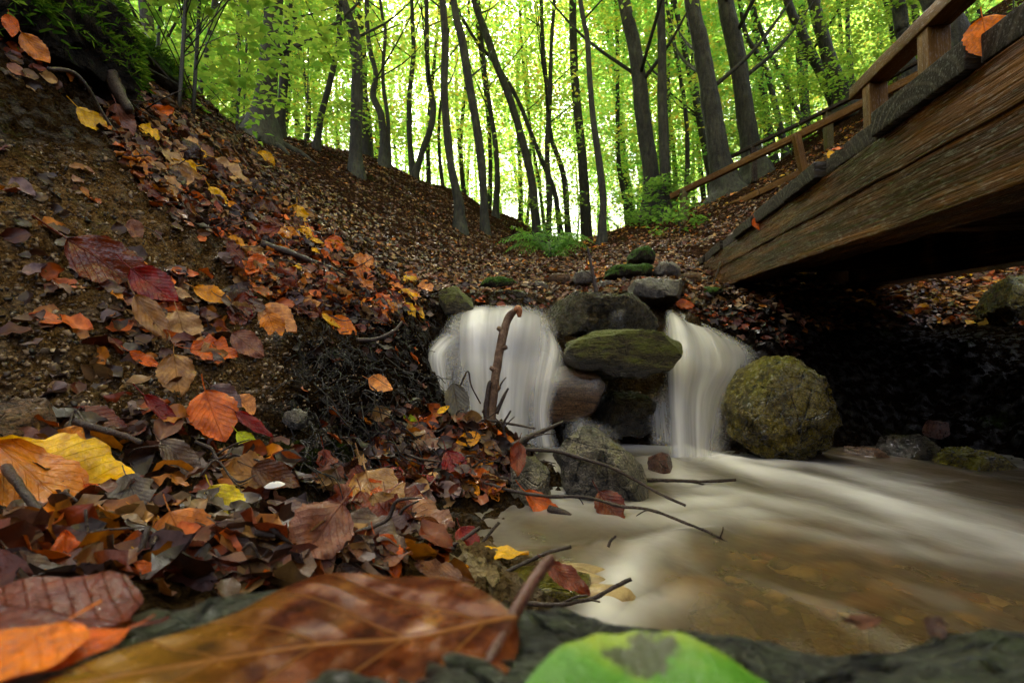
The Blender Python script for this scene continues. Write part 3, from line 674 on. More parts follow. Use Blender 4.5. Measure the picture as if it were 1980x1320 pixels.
    # submerged stones in the pool
    k = 0
    for (px, py, w, h, mt, lab) in [(1560,1150,130,34,'bed','pale oval stone lying under the brown water'),(1850,1195,170,40,'bed','long cream stone under the water near the right edge'),(1420,1200,240,50,'rust','reddish flat stone under the water behind the foreground slab'),
                        (1330,1080,90,36,'bed','ochre stone under the water below the long twig'),(1480,1080,110,30,'brown','brown stone under the middle of the pool'),(1300,1028,60,20,'bed','small yellow stone under the shallow water behind the twig'),
                        (1650,1090,120,26,'brown','dim brown stone under the flowing water'),(1400,1150,80,30,'dark','dark stone under the water left of the pale oval stone'),(1720,1150,110,28,'brown','flat brown stone under the water left of the cream one')]:
        r = ray(px, py); d = (CZ+.045)/(-r[2])
        rock(ell(px, py, w, h, seed=40+k), d, .09, mt, lab, 4, 40+k, .6); k += 1
    # sunken mossy slab at the shore
    rock([(900,1140),(930,1118),(1000,1106),(1090,1110),(1165,1122),(1190,1145),(1165,1170),(1080,1182),(960,1175),(905,1150)], .60, .07, 'olive', 'sunken olive slab at the shore behind the curled big leaf', 5, 50, .5)
    # foreground slab (the camera stands over it)
    n1, n2 = 150, 90
    u = np.linspace(0, 2*np.pi, n1, endpoint=False)
    out = [(190,1178),(330,1150),(480,1128),(700,1140),(900,1165),(1010,1178),(1100,1182),(1200,1198),(1350,1216),(1500,1226),(1700,1230),(1850,1218),(1990,1212),(2300,1225)]
    edge = []
    for px, py in out:
        r = ray(px, py); edge.append((CZ-.165)/(-r[2])*r[:2])
    edge = np.vstack([np.array(edge), [(.42, .05), (.40, -.22), (.1, -.36), (-.18, -.30), (-.26, -.05), (-.24, .12)]])
    ed = catmull(np.vstack([edge, edge[:1]]), n1+1)[:-1]; cen = np.array([.06, -.02])
    rings = []
    for t in np.linspace(1, 0.02, 46):
        rings.append(np.column_stack([cen+(ed-cen)*t, np.full(n1, .168)]))
    top = np.array(rings)
    T = np.linspace(1, .02, 46)[:, None]
    z = .172+.006*fbm(top*14, 3, 4)+.0025*ridged(top*np.array([40, 90, 40]), 5, 3)-.012*T**10
    top[..., 2] = z
    side = []
    for s in np.linspace(1, 0, 14)[:-1]:
        rr = np.column_stack([cen+(ed-cen)*(1+.05*math.sin(math.pi*s*.9)), np.full(n1, 0)])
        rr[:, 2] = -.14+(top[0, :, 2]+.14)*(1-s)
        rr[:, :2] += (.006*fbm(rr*20, 8, 3))[:, None]*(ed-cen)/np.linalg.norm(ed-cen, axis=1)[:, None]*(s)
        side.append(rr)
    V = np.vstack([np.array(side).reshape(-1, 3), top.reshape(-1, 3)])
    rows = len(side)+46
    f = grid_faces(n1, rows, True)
    o = mesh('rock_slab', V, f, ROCKM['shore'], None, True, (0.05, .05, 0))
    tag(o, 'dark grey green wet rock slab across the bottom, big leaves lying on it', 'rock')
    return b, m

def moss_blades(parent, n, L, mat, seed, zmin=.1):
    """short tufts standing on the upper faces of a rock, as one child"""
    rng = np.random.default_rng(seed); me = parent.data
    nf = len(me.polygons); cen = np.empty(nf*3); nor = np.empty(nf*3); me.polygons.foreach_get('center', cen); me.polygons.foreach_get('normal', nor)
    cen = cen.reshape(-1, 3); nor = nor.reshape(-1, 3); org = np.array(parent.location)
    w = np.clip(nor[:, 2]-zmin, 0, 1)*np.clip(fbm(cen*7, seed, 3)+.35, 0, 1); w /= w.sum()
    i = rng.choice(nf, n, p=w); b = cen[i]+rng.normal(0, .003, (n, 3)); d = nor[i]*.6+rng.normal(0, .45, (n, 3))+np.array([0, 0, -.15]); d /= np.linalg.norm(d, axis=1)[:, None]
    s = np.cross(d, rng.normal(0, 1, (n, 3))); s /= np.linalg.norm(s, axis=1)[:, None]; l = L*rng.uniform(.5, 1.3, n)[:, None]
    v = np.stack([b-s*l*.09, b+s*l*.09, b+d*l*.6+s*l*.05, b+d*l+np.array([0, 0, -.2])*l], 1).reshape(-1, 3)
    o = mesh('moss', v+org, np.arange(4*n).reshape(-1, 4), mat, parent, False, org)
    o['kind'] = 'stuff'
    o.location = (0, 0, 0)
    return o
def mat_moss():
    t = NT('moss'); g = t.n('NewGeometry')
    c = t.ramp(g.outputs['Random Per Island'], [(0, (.025, .07, .006)), (.5, (.075, .17, .014)), (1, (.17, .27, .025))])
    d = t.n('BsdfDiffuse'); t.l(c, d.inputs[0]); tl = t.n('BsdfTranslucent'); t.l(c, tl.inputs[0])
    return t.done(t.mixs(.35, d.outputs[0], tl.outputs[0]))

# ------------------------------------------------------------------ water
def mat_pool():
    t = NT('pool_water'); foam = t.attr('foam'); st = t.attr('streak')
    f = t.math('MULTIPLY', foam, t.rng(st, -.9, .8, .72, 1.12), clamp=True)
    co = t.coord('Object'); nb = t.bump(t.noise(t.scalev(co, (1, .6, 1)), 16, 3, .5), .2, .02)
    cl = t.n('BsdfTransparent'); cl.inputs[0].default_value = (.88, .74, .50, 1)
    mud = t.n('BsdfDiffuse'); mud.inputs[0].default_value = (.105, .066, .024, 1)
    body = t.mixs(.45, cl.outputs[0], mud.outputs[0])
    gl = t.n('BsdfGlossy'); gl.inputs['Roughness'].default_value = .28; gl.inputs[0].default_value = (.9, .9, .9, 1); t.l(nb, gl.inputs['Normal'])
    fr = t.n('Fresnel'); fr.inputs[0].default_value = 1.30; t.l(nb, fr.inputs['Normal'])
    w = t.mixs(t.math('MULTIPLY', fr.outputs[0], .8), body, gl.outputs[0])
    fd = t.n('BsdfDiffuse'); fd.inputs[0].default_value = (.60, .585, .555, 1)
    return t.done(t.mixs(f, w, fd.outputs[0]))
def mat_fall():
    t = NT('falling_water'); uv = t.n('UVMap', uv_map='UVMap').outputs[0]
    n1 = t.noise(t.scalev(uv, (5, .7, 1)), 1.0, 2, .5, .8); n2 = t.noise(t.scalev(uv, (15, .8, 1)), 1.0, 2, .5, .8)
    nn = t.math('ADD', t.math('MULTIPLY', n1, .72), t.math('MULTIPLY', n2, .28))
    a = t.math('MULTIPLY', t.attr('veil'), t.math('ADD', t.math('MULTIPLY', t.math('SUBTRACT', nn, .5), 2.0), .95), clamp=True)
    col = t.mix(t.rng(nn, .36, .64), (.66, .65, .63), (.83, .82, .80))
    d = t.n('BsdfDiffuse'); t.l(col, d.inputs[0]); tl = t.n('BsdfTranslucent'); t.l(col, tl.inputs[0]); tr = t.n('BsdfTransparent')
    nb = t.bump(t.math('ADD', n1, t.math('MULTIPLY', n2, .25)), .05, .02); t.l(nb, d.inputs['Normal'])
    s = t.mixs(.25, d.outputs[0], tl.outputs[0])
    return t.done(t.mixs(a, tr.outputs[0], s))
def fall_sheet(lines, label, alpha=1.0, nv=70, nu=60, top=.10, bot=.15, edge=.22, prof=None, lipn=.35, name='waterfall', fold=.004, seed=0, parent=None):
    L = np.array([catmull([P(*q) for q in l], nv) for l in lines])          # (k, nv, 3)
    S = np.stack([catmull(L[:, j], nu) for j in range(nv)], 0)              # (nv, nu, 3)
    u = np.linspace(0, 1, nu)[None, :].repeat(nv, 0); v = np.linspace(0, 1, nv)[:, None].repeat(nu, 1)
    sm = lambda x: np.clip(x, 0, 1)**2*(3-2*np.clip(x, 0, 1))
    uj = u+.05*fbm(np.stack([u*1.5, v*2.2, 0*u], -1), seed+7, 3)
    ac = sm(uj/edge)*sm((1-uj)/edge) if prof is None else np.interp(np.clip(uj, 0, 1), np.linspace(0, 1, len(prof)), prof)
    al = alpha*ac*(1-.4*np.clip(fbm(np.stack([u*2.6, v*1.1, 0*u], -1), seed+3, 2)*1.3-.1, 0, 1))*sm(v/top+.10+.5*lipn*fbm(np.stack([u*5, 0*u, 0*u], -1), seed+13, 2))*sm((1-v)/bot+.1)
    S[..., 1] -= fold*fbm(np.stack([u*7, v*.8, 0*u], -1), seed, 3)*sm(v*4)
    o = mesh(name, S.reshape(-1, 3), grid_faces(nu, nv), FALLM, parent, True, None, uv=np.stack([u.ravel(), v.ravel()], -1), attrs={'veil': al.ravel()})
    if parent is None:
        tag(o, label, 'waterfall', kind='structure')
        if prof is not None:      # a second, looser veil in front of the main curtain
            lines2 = [[(a+random.uniform(-9, 9)*min(1, j), b, c-.035*min(1, j)) for j, (a, b, c) in enumerate(l)] for l in lines]
            fall_sheet(lines2, None, alpha*.34, nv, nu, .45, bot, edge, [0, .3, .8, .4, .9, .35, .7, .9, .3, .6, .2, 0], .6, 'veil', fold*3, seed+50, o)
    return o
def w0(px, py, z=0.0):
    r = ray(px, py); return (CZ-z)/(-r[2])*r[:2]
FOAM = [  # pixel polyline, half width in metres at both ends, strength at both ends
 ([(1320,868),(1420,900),(1520,925),(1650,955),(1800,1005),(1990,1065)], .05, .075, 1.0, .42),
 ([(1400,890),(1500,898),(1600,905),(1720,940),(1850,985),(2000,1030)], .05, .05, .95, .25),
 ([(1110,862),(1200,868),(1300,872),(1390,890)], .07, .07, .95, 1.0),
 ([(820,990),(900,980),(1010,972),(1100,978),(1250,985),(1420,965)], .022, .05, .55, .55),
 ([(1060,985),(1200,1000),(1330,1000),(1450,990)], .05, .06, .40, .35),
 ([(1165,1195),(1185,1150),(1225,1095),(1260,1050),(1320,1020)], .022, .03, .8, .25),
 ([(1180,1210),(1240,1170),(1300,1150)], .02, .03, .6, .2),
 ([(1075,850),(1062,900),(1075,950),(1110,975)], .02, .025, .85, .6),
 ([(1270,890),(1330,930),(1430,960),(1560,985),(1700,1020)], .045, .05, .75, .3),
 ([(870,860),(950,862),(1050,860),(1130,862)], .06, .06, .9, .9),
 ([(1450,1010),(1600,1040),(1800,1075),(1990,1110)], .03, .04, .30, .12),
]
def build_water():
    global FALLM
    FALLM = mat_fall()
    a = np.radians(np.linspace(-30, 80, 380)); r = np.exp(np.linspace(math.log(.17), math.log(2.1), 230))
    X = np.sin(a)[:, None]*r[None]; Y = np.cos(a)[:, None]*r[None]; pts = np.stack([X, Y], -1).reshape(-1, 2)
    foam = np.zeros(len(pts))
    for pl, w1, w2, s1, s2 in FOAM:
        c = catmull([w0(*q) for q in pl], 60); D = ((pts[:, None]-c[None])**2).sum(-1); i = D.argmin(1); t = i/59
        foam = np.maximum(foam, (s1+(s2-s1)*t)*(.8*np.exp(-D[np.arange(len(pts)), i]/(w1+(w2-w1)*t)**2)+.2*np.exp(-D[np.arange(len(pts)), i]/(2.6*(w1+(w2-w1)*t))**2)))
    m = catmull([w0(*q) for q in [(1150,860),(1320,890),(1480,950),(1650,1000),(1850,1070),(2100,1150)]], 300); D = ((pts[:, None]-m[None])**2).sum(-1); i = D.argmin(1); tg = np.gradient(m, axis=0)[i]; df = pts-m[i]
    n = (tg[:, 0]*df[:, 1]-tg[:, 1]*df[:, 0])/(np.linalg.norm(tg, axis=1)+1e-9); s = i/300*1.6
    warp = .05*vnoise(np.stack([s*4, n*5, 0*s], -1), 2)
    st = fbm(np.stack([s*3.5, (n+warp)*20, 0*s], -1), 11, 3)
    z = .004*vnoise(np.stack([s*6, n*22, 0*s], -1), 4)+.012*foam
    # fade of the film where shallows are clear
    foam = np.clip(foam+.07*np.clip(st, 0, 1), 0, 1)
    V = np.column_stack([pts, z])
    o = mesh('water', V, grid_faces(len(r), len(a)), mat_pool(), attrs={'foam': foam, 'streak': st})
    if o.data.polygons[100].normal.z < 0: o.data.flip_normals()
    tag(o, 'brown pool with smooth white foam drifting from the falls to the right', 'stream', kind='structure')
    # left cascade
    fall_sheet([[(872,600,1.86),(846,645,1.54),(826,690,1.45),(832,760,1.41),(850,865,1.37)],
                [(905,592,1.95),(900,624,1.60),(898,690,1.52),(903,770,1.47),(908,865,1.42)],
                [(960,588,1.97),(955,620,1.62),(952,700,1.55),(952,780,1.50),(950,865,1.43)],
                [(1010,587,1.97),(1008,620,1.60),(1000,705,1.53),(995,785,1.48),(995,868,1.42)],
                [(1062,588,1.95),(1082,634,1.60),(1078,700,1.48),(1050,750,1.44),(1050,868,1.40)]],
               'wide cream curtain of the left cascade behind the upright stick', 1.0, prof=[0, .12, .26, .42, .85, 1, .80, .62, .80, .62, .48, .34, .18, 0], seed=1, top=.22, bot=.03)
    fall_sheet([[(880,625,1.68),(838,655,1.60),(816,690,1.54),(824,760,1.47),(850,860,1.40)],
                [(888,640,1.64),(855,668,1.55),(842,695,1.49),(852,760,1.44),(872,860,1.39)],
                [(900,650,1.60),(876,684,1.53),(872,710,1.48),(880,770,1.43),(900,860,1.38)]],
               'thin strand on the left of the left cascade, running over a hump', .9, edge=.5, seed=2, top=.3, bot=.03)
    fall_sheet([[(1035,610,1.72),(1030,665,1.56),(1020,730,1.44),(1018,800,1.40),(1020,866,1.38)],
                [(1052,612,1.72),(1062,665,1.55),(1050,730,1.44),(1042,800,1.40),(1048,868,1.38)],
                [(1066,640,1.68),(1094,690,1.53),(1085,740,1.44),(1070,800,1.40),(1085,870,1.38)]],
               'misty strand sliding over the left end of the brown layered rock', .85, edge=.5, seed=3, top=.3, bot=.03)
    fall_sheet([[(1020,724,1.52),(1016,745,1.43),(1018,790,1.42)],[(1080,708,1.56),(1078,735,1.43),(1080,780,1.42)],[(1150,712,1.56),(1150,742,1.44),(1150,780,1.43)],[(1178,730,1.56),(1178,755,1.45),(1176,790,1.44)]],
               'thin veil of water across the top of the brown layered rock', .2, edge=.3, seed=4, bot=.8)
    fall_sheet([[(1080,800,1.46),(1078,830,1.42),(1085,868,1.38)],[(1140,806,1.48),(1142,836,1.43),(1140,868,1.38)],[(1200,825,1.52),(1205,845,1.46),(1205,868,1.40)]],
               'low mist of water at the foot of the brown layered rock', .35, edge=.4, seed=5, top=.5)
    # right cascade
    fall_sheet([[(1284,600,1.92),(1282,645,1.72),(1280,700,1.62),(1284,775,1.55),(1290,902,1.46)],
                [(1297,598,1.95),(1306,645,1.70),(1308,705,1.57),(1310,775,1.52),(1318,902,1.44)],
                [(1312,602,1.97),(1345,645,1.72),(1358,700,1.58),(1342,775,1.51),(1344,904,1.42)],
                [(1322,606,1.98),(1388,650,1.76),(1412,705,1.63),(1382,775,1.53),(1370,906,1.42)],
                [(1332,612,1.98),(1428,655,1.82),(1470,700,1.72),(1425,775,1.60),(1400,908,1.45)]],
               'bright white right cascade fanning out beside the olive boulder', 1.0, prof=[0, .45, .92, .95, .66, .42, .62, .72, .48, .38, .26, .12, 0], seed=6, bot=.03, top=.12)
    fall_sheet([[(1245,770,1.60),(1248,820,1.54),(1252,868,1.48)],[(1275,740,1.60),(1280,800,1.53),(1285,868,1.46)],[(1300,740,1.58),(1305,800,1.5),(1310,868,1.44)]],
               'faint dark veil left of the right cascade', .4, edge=.45, seed=7, top=.5)
    fall_sheet([[(1150,598,1.9),(1160,585,1.72),(1175,600,1.56),(1165,640,1.54)],[(1180,590,1.9),(1190,576,1.72),(1195,600,1.56),(1195,640,1.54)],[(1200,590,1.9),(1212,578,1.72),(1215,600,1.56),(1215,640,1.54)]],
               'trickle of water slipping over the dark top rock', .22, edge=.45, seed=8, top=.4, bot=.6)

def build_pebbles():
    """pebbles on the bed of the pool, seen dimly through the water: one mass"""
    rng = np.random.default_rng(29); v0, f0 = ico(2); V, Fc, T = [], [], []; k = 0
    for i in range(620):
        px, py = rng.uniform(1000, 2050), rng.uniform(985, 1250); r = ray(px, py); d = (CZ+.05)/(-r[2]); p = CAM+r*d; p[2] = height(p[0], p[1])
        if p[2] > .0: continue
        s = .010+.030*rng.random()**2.5; w = v0*(1+.25*fbm(v0*1.5+i*3.3, i, 2)[:, None])*s*np.array([1.3, 1, .5])*rng.uniform(.7, 1.2, 3); a = rng.uniform(0, 6.28); R = np.array([[math.cos(a), -math.sin(a), 0], [math.sin(a), math.cos(a), 0], [0, 0, 1]])
        
        if rng.random() < .72: continue
        V.append(w @ R.T+p); Fc.append(f0+k); k += len(v0); c = np.array([(.36, .24, .10), (.22, .13, .05), (.50, .38, .2), (.12, .075, .03), (.30, .13, .06), (.42, .30, .13), (.06, .04, .02)][rng.integers(0, 7)]); T.append(np.repeat(c[None]*rng.uniform(.7, 1.2), len(v0), 0))
    o = mesh('pebbles', np.vstack(V), np.vstack(Fc), LITTERM, None, True, uv=np.zeros((k, 2)), attrs={'tint': np.vstack(T)})
    tag(o, 'ochre and brown pebbles on the bed of the pool', 'pebbles', kind='stuff')
# ------------------------------------------------------------------ wood: bridge and railings
def mat_wood(name, c0, c1, c2, ring=False, bump=.8, rough=(.25, .6), freq=62, spec=.4):
    t = NT(name); co = t.attr('local', 'Vector')
    g1 = t.noise(t.scalev(co, (1.1, 34, 34)), 1, 5, .6, .25); g2 = t.noise(t.scalev(co, (6, 260, 260)), 1, 4, .6); g3 = t.noise(t.scalev(co, (3, 4, 4)), 1, 4, .6)
    c = t.ramp(t.math('ADD', t.math('MULTIPLY', g1, .6), t.math('MULTIPLY', g2, .4)), [(.34, c0), (.5, c1), (.68, c2)])
    c = t.mix(t.rng(g3, .4, .65, .6, 0), c, c0)
    h = t.math('ADD', t.math('MULTIPLY', g1, .5), t.math('MULTIPLY', g2, .7))
    if ring:
        sx = t.n('SeparateXYZ'); t.l(co, sx.inputs[0]); info = t.n('ObjectInfo')
        y = t.math('ADD', sx.outputs[1], t.math('MULTIPLY', t.math('SUBTRACT', info.outputs['Random'], .5), .22)); z = t.math('ADD', sx.outputs[2], .075)
        dd = t.math('SQRT', t.math('ADD', t.math('POWER', y, 2), t.math('MULTIPLY', t.math('POWER', z, 2), 1.6)))
        dd = t.math('ADD', dd, t.math('MULTIPLY', t.noise(t.scalev(co, (2, 6, 6)), 1, 2), .05))
        w = t.math('SINE', t.math('MULTIPLY', dd, freq*6.283))
        w = t.math('MULTIPLY', t.rng(w, .35, 1.0), t.rng(g3, .3, .65, .25, 1))
        c = t.mix(w, t.mix(g2, c0, c1), c2); h = t.math('ADD', t.math('MULTIPLY', w, .12), t.math('MULTIPLY', g2, .6))
    spec = t.rng(t.noise(t.scalev(co, (40, 160, 160)), 1, 3, .6), .55, .68, spec*.12, spec*1.6)
    return t.done(t.bsdf(c, t.rng(g2, .35, .65, rough[0], rough[1]), spec, t.bump(h, bump, .012)))
def axis_pts(h, r, n):
    inner = np.linspace(-h+r, h-r, max(2, n)); return np.concatenate([[-h, -h+r*.35], inner, [h-r*.35, h]])
def box_geo(cen, ax, half, r, n, wob=0.0, seed=0, shear=0.0):
    """rounded, subdivided, slightly warped timber; returns verts, faces, local coordinates"""
    A = np.array([np.asarray(a, float)/np.linalg.norm(a) for a in ax]); half = np.array(half, float)
    V, Fc, Lc = [], [], []; k = 0
    pts = [axis_pts(half[i], min(r, half[i]*.45), n[i]) for i in range(3)]
    for i in range(3):
        j, l = (i+1) % 3, (i+2) % 3
        for s in (-1, 1):
            u, v = np.meshgrid(pts[j], pts[l], indexing='ij'); q = np.zeros(u.shape+(3,)); q[..., i] = s*half[i]; q[..., j] = u; q[..., l] = v
            f = grid_faces(len(pts[l]), len(pts[j])); 
            if s > 0: f = f[:, ::-1]
            f = f[:, ::-1]
            V.append(q.reshape(-1, 3)); Fc.append(f+k); k += u.size
    q = np.vstack(V); inn = np.clip(q, -(half-np.minimum(r, half*.45)), half-np.minimum(r, half*.45)); d = q-inn; ln = np.linalg.norm(d, axis=1)[:, None]
    q = np.where(ln > 1e-9, inn+d/np.maximum(ln, 1e-9)*np.minimum(r, half*.45), q)
    loc = q.copy()
    if shear: q = q+np.column_stack([shear*q[:, 2], 0*q[:, 2], 0*q[:, 2]])
    w = np.asarray(cen)+q @ A
    if wob:
        w = w+wob*np.stack([fbm(w*9+i*31, seed+i, 3) for i in range(3)], -1)+wob*.45*np.stack([fbm(w*45+i*31, seed+i, 2) for i in range(3)], -1)
    return w, np.vstack(Fc), loc
def timber(name, cen, ax, half, mat, parent, r=.006, n=(20, 4, 4), wob=.002, seed=0, label=None, shear=0.0):
    v, f, l = box_geo(cen, ax, half, r, n, wob, seed, shear)
    o = mesh(name, v, f, mat, parent, True, attrs={'local': l+np.array([seed*1.7, 0, 0])})
    if label: o['label'] = label
    return o
BA = np.array([.212, 1, .091]); BX = np.array([.978, -.207, 0.0]); BN = np.cross(BX, BA); BN /= np.linalg.norm(BN)
BL = np.linalg.norm(BA)
def B(y, l, z):
    s = y+.207*l; return BA*s+BX*l+np.array([0, 0, z])
def mid(a, b): return (np.asarray(a)+np.asarray(b))/2
def build_bridge():
    beam_m = mat_wood('wet_rough_sawn_beam', (.008, .0026, .0004), (.078, .028, .0036), (.27, .115, .016), bump=1.0, rough=(.12, .5), spec=.28)
    plank_m = mat_wood('weathered_plank_end_grain', (.009, .007, .005), (.034, .026, .017), (.072, .057, .038), True, .3, (.45, .75), 38)
    rail_m = mat_wood('orange_brown_handrail', (.050, .022, .005), (.13, .066, .014), (.22, .12, .027), bump=.3, rough=(.35, .6))
    root = empty('footbridge', B(1.2, .95, .43), 'dark wet timber footbridge crossing the stream at the right, plank ends showing', 'footbridge')
    l0 = .538
    def along(y0, y1, l, zlo, zhi, w, name, mat, seed, n=(90, 6, 10), wob=.002, shear=0.0, lab=None, r=.003):
        a, b = B(y0, l+w/2, (zlo+zhi)/2), B(y1, l+w/2, (zlo+zhi)/2)
        return timber(name, mid(a, b), (BA, BX, BN), (np.linalg.norm(b-a)/2, w/2, (zhi-zlo)/2), mat, root, r, n, wob, seed, lab, shear)
    along(-1.2, 3.62, l0, .541, .630, .14, 'beam', beam_m, 1, lab='upper board of the near side beam', shear=-.6)
    along(-1.2, 3.52, l0+.004, .431, .5405, .134, 'beam', beam_m, 2, lab='lower board of the near side beam', shear=-.6)
    along(-1.2, 2.98, 1.337, .431, .630, .14, 'beam', beam_m, 3, n=(40, 4, 4))
    # joists between the beams
    for q in range(3):
        y = .2+q*1.15; a, b = B(y, l0+.14, .55), B(y, 1.337, .55)
        timber('joist', mid(a, b), (BX, BA, BN), (np.linalg.norm(b-a)/2-.004, .04, .07), beam_m, root, .006, (10, 3, 3), .002, 10+q)
    # deck planks: joints read from the photo, then regular
    js = [3.66, 3.36, 3.06, 2.76, 2.43, 2.07, 1.66, 1.37, 1.083, .769, .47, .17, -.13, -.43, -.73, -1.03]
    for i in range(len(js)-1):
        y1, y0 = js[i], js[i+1]; c = mid(B(y0, l0, 0), B(y1, l0, 0)); jut = random.uniform(-.022, .004); hh = random.uniform(.020, .027)
        cen = (c+BX*(.50+jut)+np.array([0, 0, .632+hh]))
        timber('deck_plank', cen, (BX, BA, BN), (.50, BL*(y1-y0)/2-.008, hh), plank_m, root, .003, (26, 14, 6), .0016, 20+i)
    # posts and handrail on the far side
    lr = 1.418
    for y in (2.85, 2.30, 1.2, .1):
        s = B(y, lr, 0); a = s+np.array([0, 0, .60]); b = s+np.array([0, 0, 1.566])
        timber('post', mid(a, b), ((0, 0, 1), BX, BA), (.483, .046, .046), rail_m, root, .005, (16, 3, 3), .0015, 50+int(y*10))
    a, b = B(3.05, lr-.05, 1.603), B(-.6, lr-.05, 1.603)
    timber('handrail', mid(a, b)+BX*.05, (BA, BX, BN), (np.linalg.norm(b-a)/2, .055, .036), rail_m, root, .006, (40, 3, 3), .002, 60)
    # stone abutment post under the far end
    a = P(1618, 480, 3.3); b = P(1618, 640, 3.3)
    timber('support_post', mid(a, b), ((0, 0, 1), (1, 0, 0), (0, 1, 0)), (.32, .085, .08), beam_m, root, .01, (12, 3, 3), .004, 70)
    a = P(1770, 512, 3.05); b = P(1770, 570, 3.05)
    timber('sill_beam', mid(a, b), ((1, 0, .02), (0, 1, 0), (0, 0, 1)), (.34, .09, .085), beam_m, root, .01, (12, 3, 3), .006, 71)
    return rail_m, beam_m
def build_fences(rail_m):
    green_m = mat_wood('weathered_greenish_post', (.04, .035, .012), (.09, .075, .025), (.15, .12, .05), bump=.4)
    dark_m = mat_wood('dark_rear_rail', (.012, .009, .006), (.03, .022, .014), (.06, .045, .028), bump=.4)
    def rail(root, pts, h, mat, seed, name='rail'):
        for i in range(len(pts)-1):
            a, b = P(*pts[i]), P(*pts[i+1]); ax = b-a; y = np.array([ax[1], -ax[0], 0]); y /= np.linalg.norm(y); n = np.cross(y, ax)
            timber(name, mid(a, b), (ax, y, n), (np.linalg.norm(ax)/2-.002, .028, h/2), mat, root, .005, (14, 3, 3), .002, seed+i)
    def post(root, px0, py0, px1, py1, d, w, mat, seed):
        a, b = P(px0, py0, d), P(px1, py1, d); b = b+(b-a)*.5
        timber('post', mid(a, b), (a-b, (1, 0, 0), (0, 1, 0)), (np.linalg.norm(a-b)/2, w/2, w/2), mat, root, .004, (10, 3, 3), .002, seed)
    r = empty('path_handrail', P(1322, 450, 6.5), 'brown wooden handrail climbing the path beyond the bridge, in front', 'handrail')
    rail(r, [(1297,381,6.7),(1545,262,5.5),(1690,190,5.05),(1835,116,4.75),(2000,34,4.45)], .075, rail_m, 100, 'rail')
    rail(r, [(1326,440,6.5),(1470,372,5.8),(1596,312,5.35),(1760,222,4.95),(2000,105,4.5)], .075, rail_m, 120, 'rail')
    post(r, 1322, 366, 1324, 452, 6.55, .085, green_m, 140)
    post(r, 1539, 262, 1557, 345, 5.48, .075, rail_m, 141)
    post(r, 1742, 168, 1752, 240, 4.97, .08, rail_m, 142)
    q = empty('path_handrail', P(1600, 290, 7), 'thin dark second handrail behind the brown one on the path', 'handrail')
    rail(q, [(1410,305,7.6),(1545,240,7.0),(1690,168,6.4),(1835,86,5.9),(2000,5,5.5)], .045, dark_m, 160)
    post(q, 1600, 218, 1603, 290, 6.8, .09, green_m, 170); post(q, 1737, 150, 1738, 205, 6.3, .07, green_m, 171); post(q, 1455, 285, 1457, 330, 7.4, .08, dark_m, 172)
    w = NT('white_paint'); wm = w.done(w.bsdf(w.mix(w.noise(w.coord(), 30), (.62, .62, .6), (.8, .8, .78)), .5))
    a, b = P(1697, 192, 5.6), P(1699, 245, 5.6)
    v, f, l = box_geo(mid(a, b), (b-a, (1, 0, 0), (0, 1, 0)), (np.linalg.norm(b-a)/2, .02, .02), .004, (8, 2, 2), .001, 5)
    tag(mesh('marker_post', v, f, wm, None, True, b), 'short narrow white post between the two handrails', 'post')
    b = P(1386, 286, 8.25); v, f, l = box_geo(b, ((1, 0, 0), (0, 1, 0), (0, 0, 1)), (.022, .006, .03), .002, (2, 2, 2))
    tag(mesh('tree_tag', v, f, wm, None, True, b), 'tiny white tag on the thick dark trunk by the handrail', 'tag')
# ------------------------------------------------------------------ fallen leaves, twigs
def mat_leaf():
    t = NT('fallen_leaf'); info = t.n('ObjectInfo'); uv = t.n('UVMap', uv_map='UVMap').outputs[0]; co = t.coord('Object'); rnd = info.outputs['Random']
    sx = t.n('SeparateXYZ'); t.l(uv, sx.inputs[0]); U, V = sx.outputs[0], sx.outputs[1]
    au = t.math('ABSOLUTE', t.math('SUBTRACT', U, .5))
    off = t.n('Vector' + 'Math', operation='ADD'); t.l(co, off.inputs[0]); t.l(rnd, off.inputs[1])
    n1 = t.noise(off.outputs[0], 9, 5, .65); n2 = t.noise(off.outputs[0], 40, 4, .65); n3 = t.noise(off.outputs[0], 3.5, 3, .5)
    side = t.math('FRACT', t.math('ADD', t.math('MULTIPLY', t.math('SUBTRACT', V, t.math('MULTIPLY', au, .85)), 8.5), t.math('MULTIPLY', n3, .5)))
    sv = t.rng(t.math('ABSOLUTE', t.math('SUBTRACT', side, .5)), 0, .055, 1, 0); mv = t.rng(au, .006, .022, 1, 0)
    vein = t.math('MAXIMUM', t.math('MULTIPLY', sv, .7), mv)
    base = info.outputs['Color']
    c = t.mix(t.rng(n1, .38, .66, 0, .8), base, t.mix(1.0, base, (.40, .26, .20), 'MULTIPLY'))
    c = t.mix(t.rng(n3, .52, .66, 0, .55), c, t.mix(1.0, base, (1.5, 1.35, .8), 'MULTIPLY'))
    c = t.mix(t.rng(n2, .67, .72, 0, .8), c, t.mix(1.0, base, (.14, .10, .08), 'MULTIPLY'))
    c = t.mix(t.math('MULTIPLY', vein, .32), c, t.mix(1.0, base, (.55, .42, .3), 'MULTIPLY'))
    h = t.math('ADD', t.math('MULTIPLY', vein, -.8), t.math('ADD', t.math('MULTIPLY', n2, .5), t.math('MULTIPLY', t.math('ABSOLUTE', t.math('SUBTRACT', side, .5)), .3)))
    nb = t.bump(h, .55, .004)
    s = t.bsdf(c, t.rng(n1, .3, .7, .08, .36), t.rng(n2, .42, .6, .15, .8), nb)
    tl = t.n('BsdfTranslucent'); t.l(t.mix(1.0, c, (1.2, 1.0, .7), 'MULTIPLY'), tl.inputs[0])
    return t.done(t.mixs(.22, s, tl.outputs[0]))
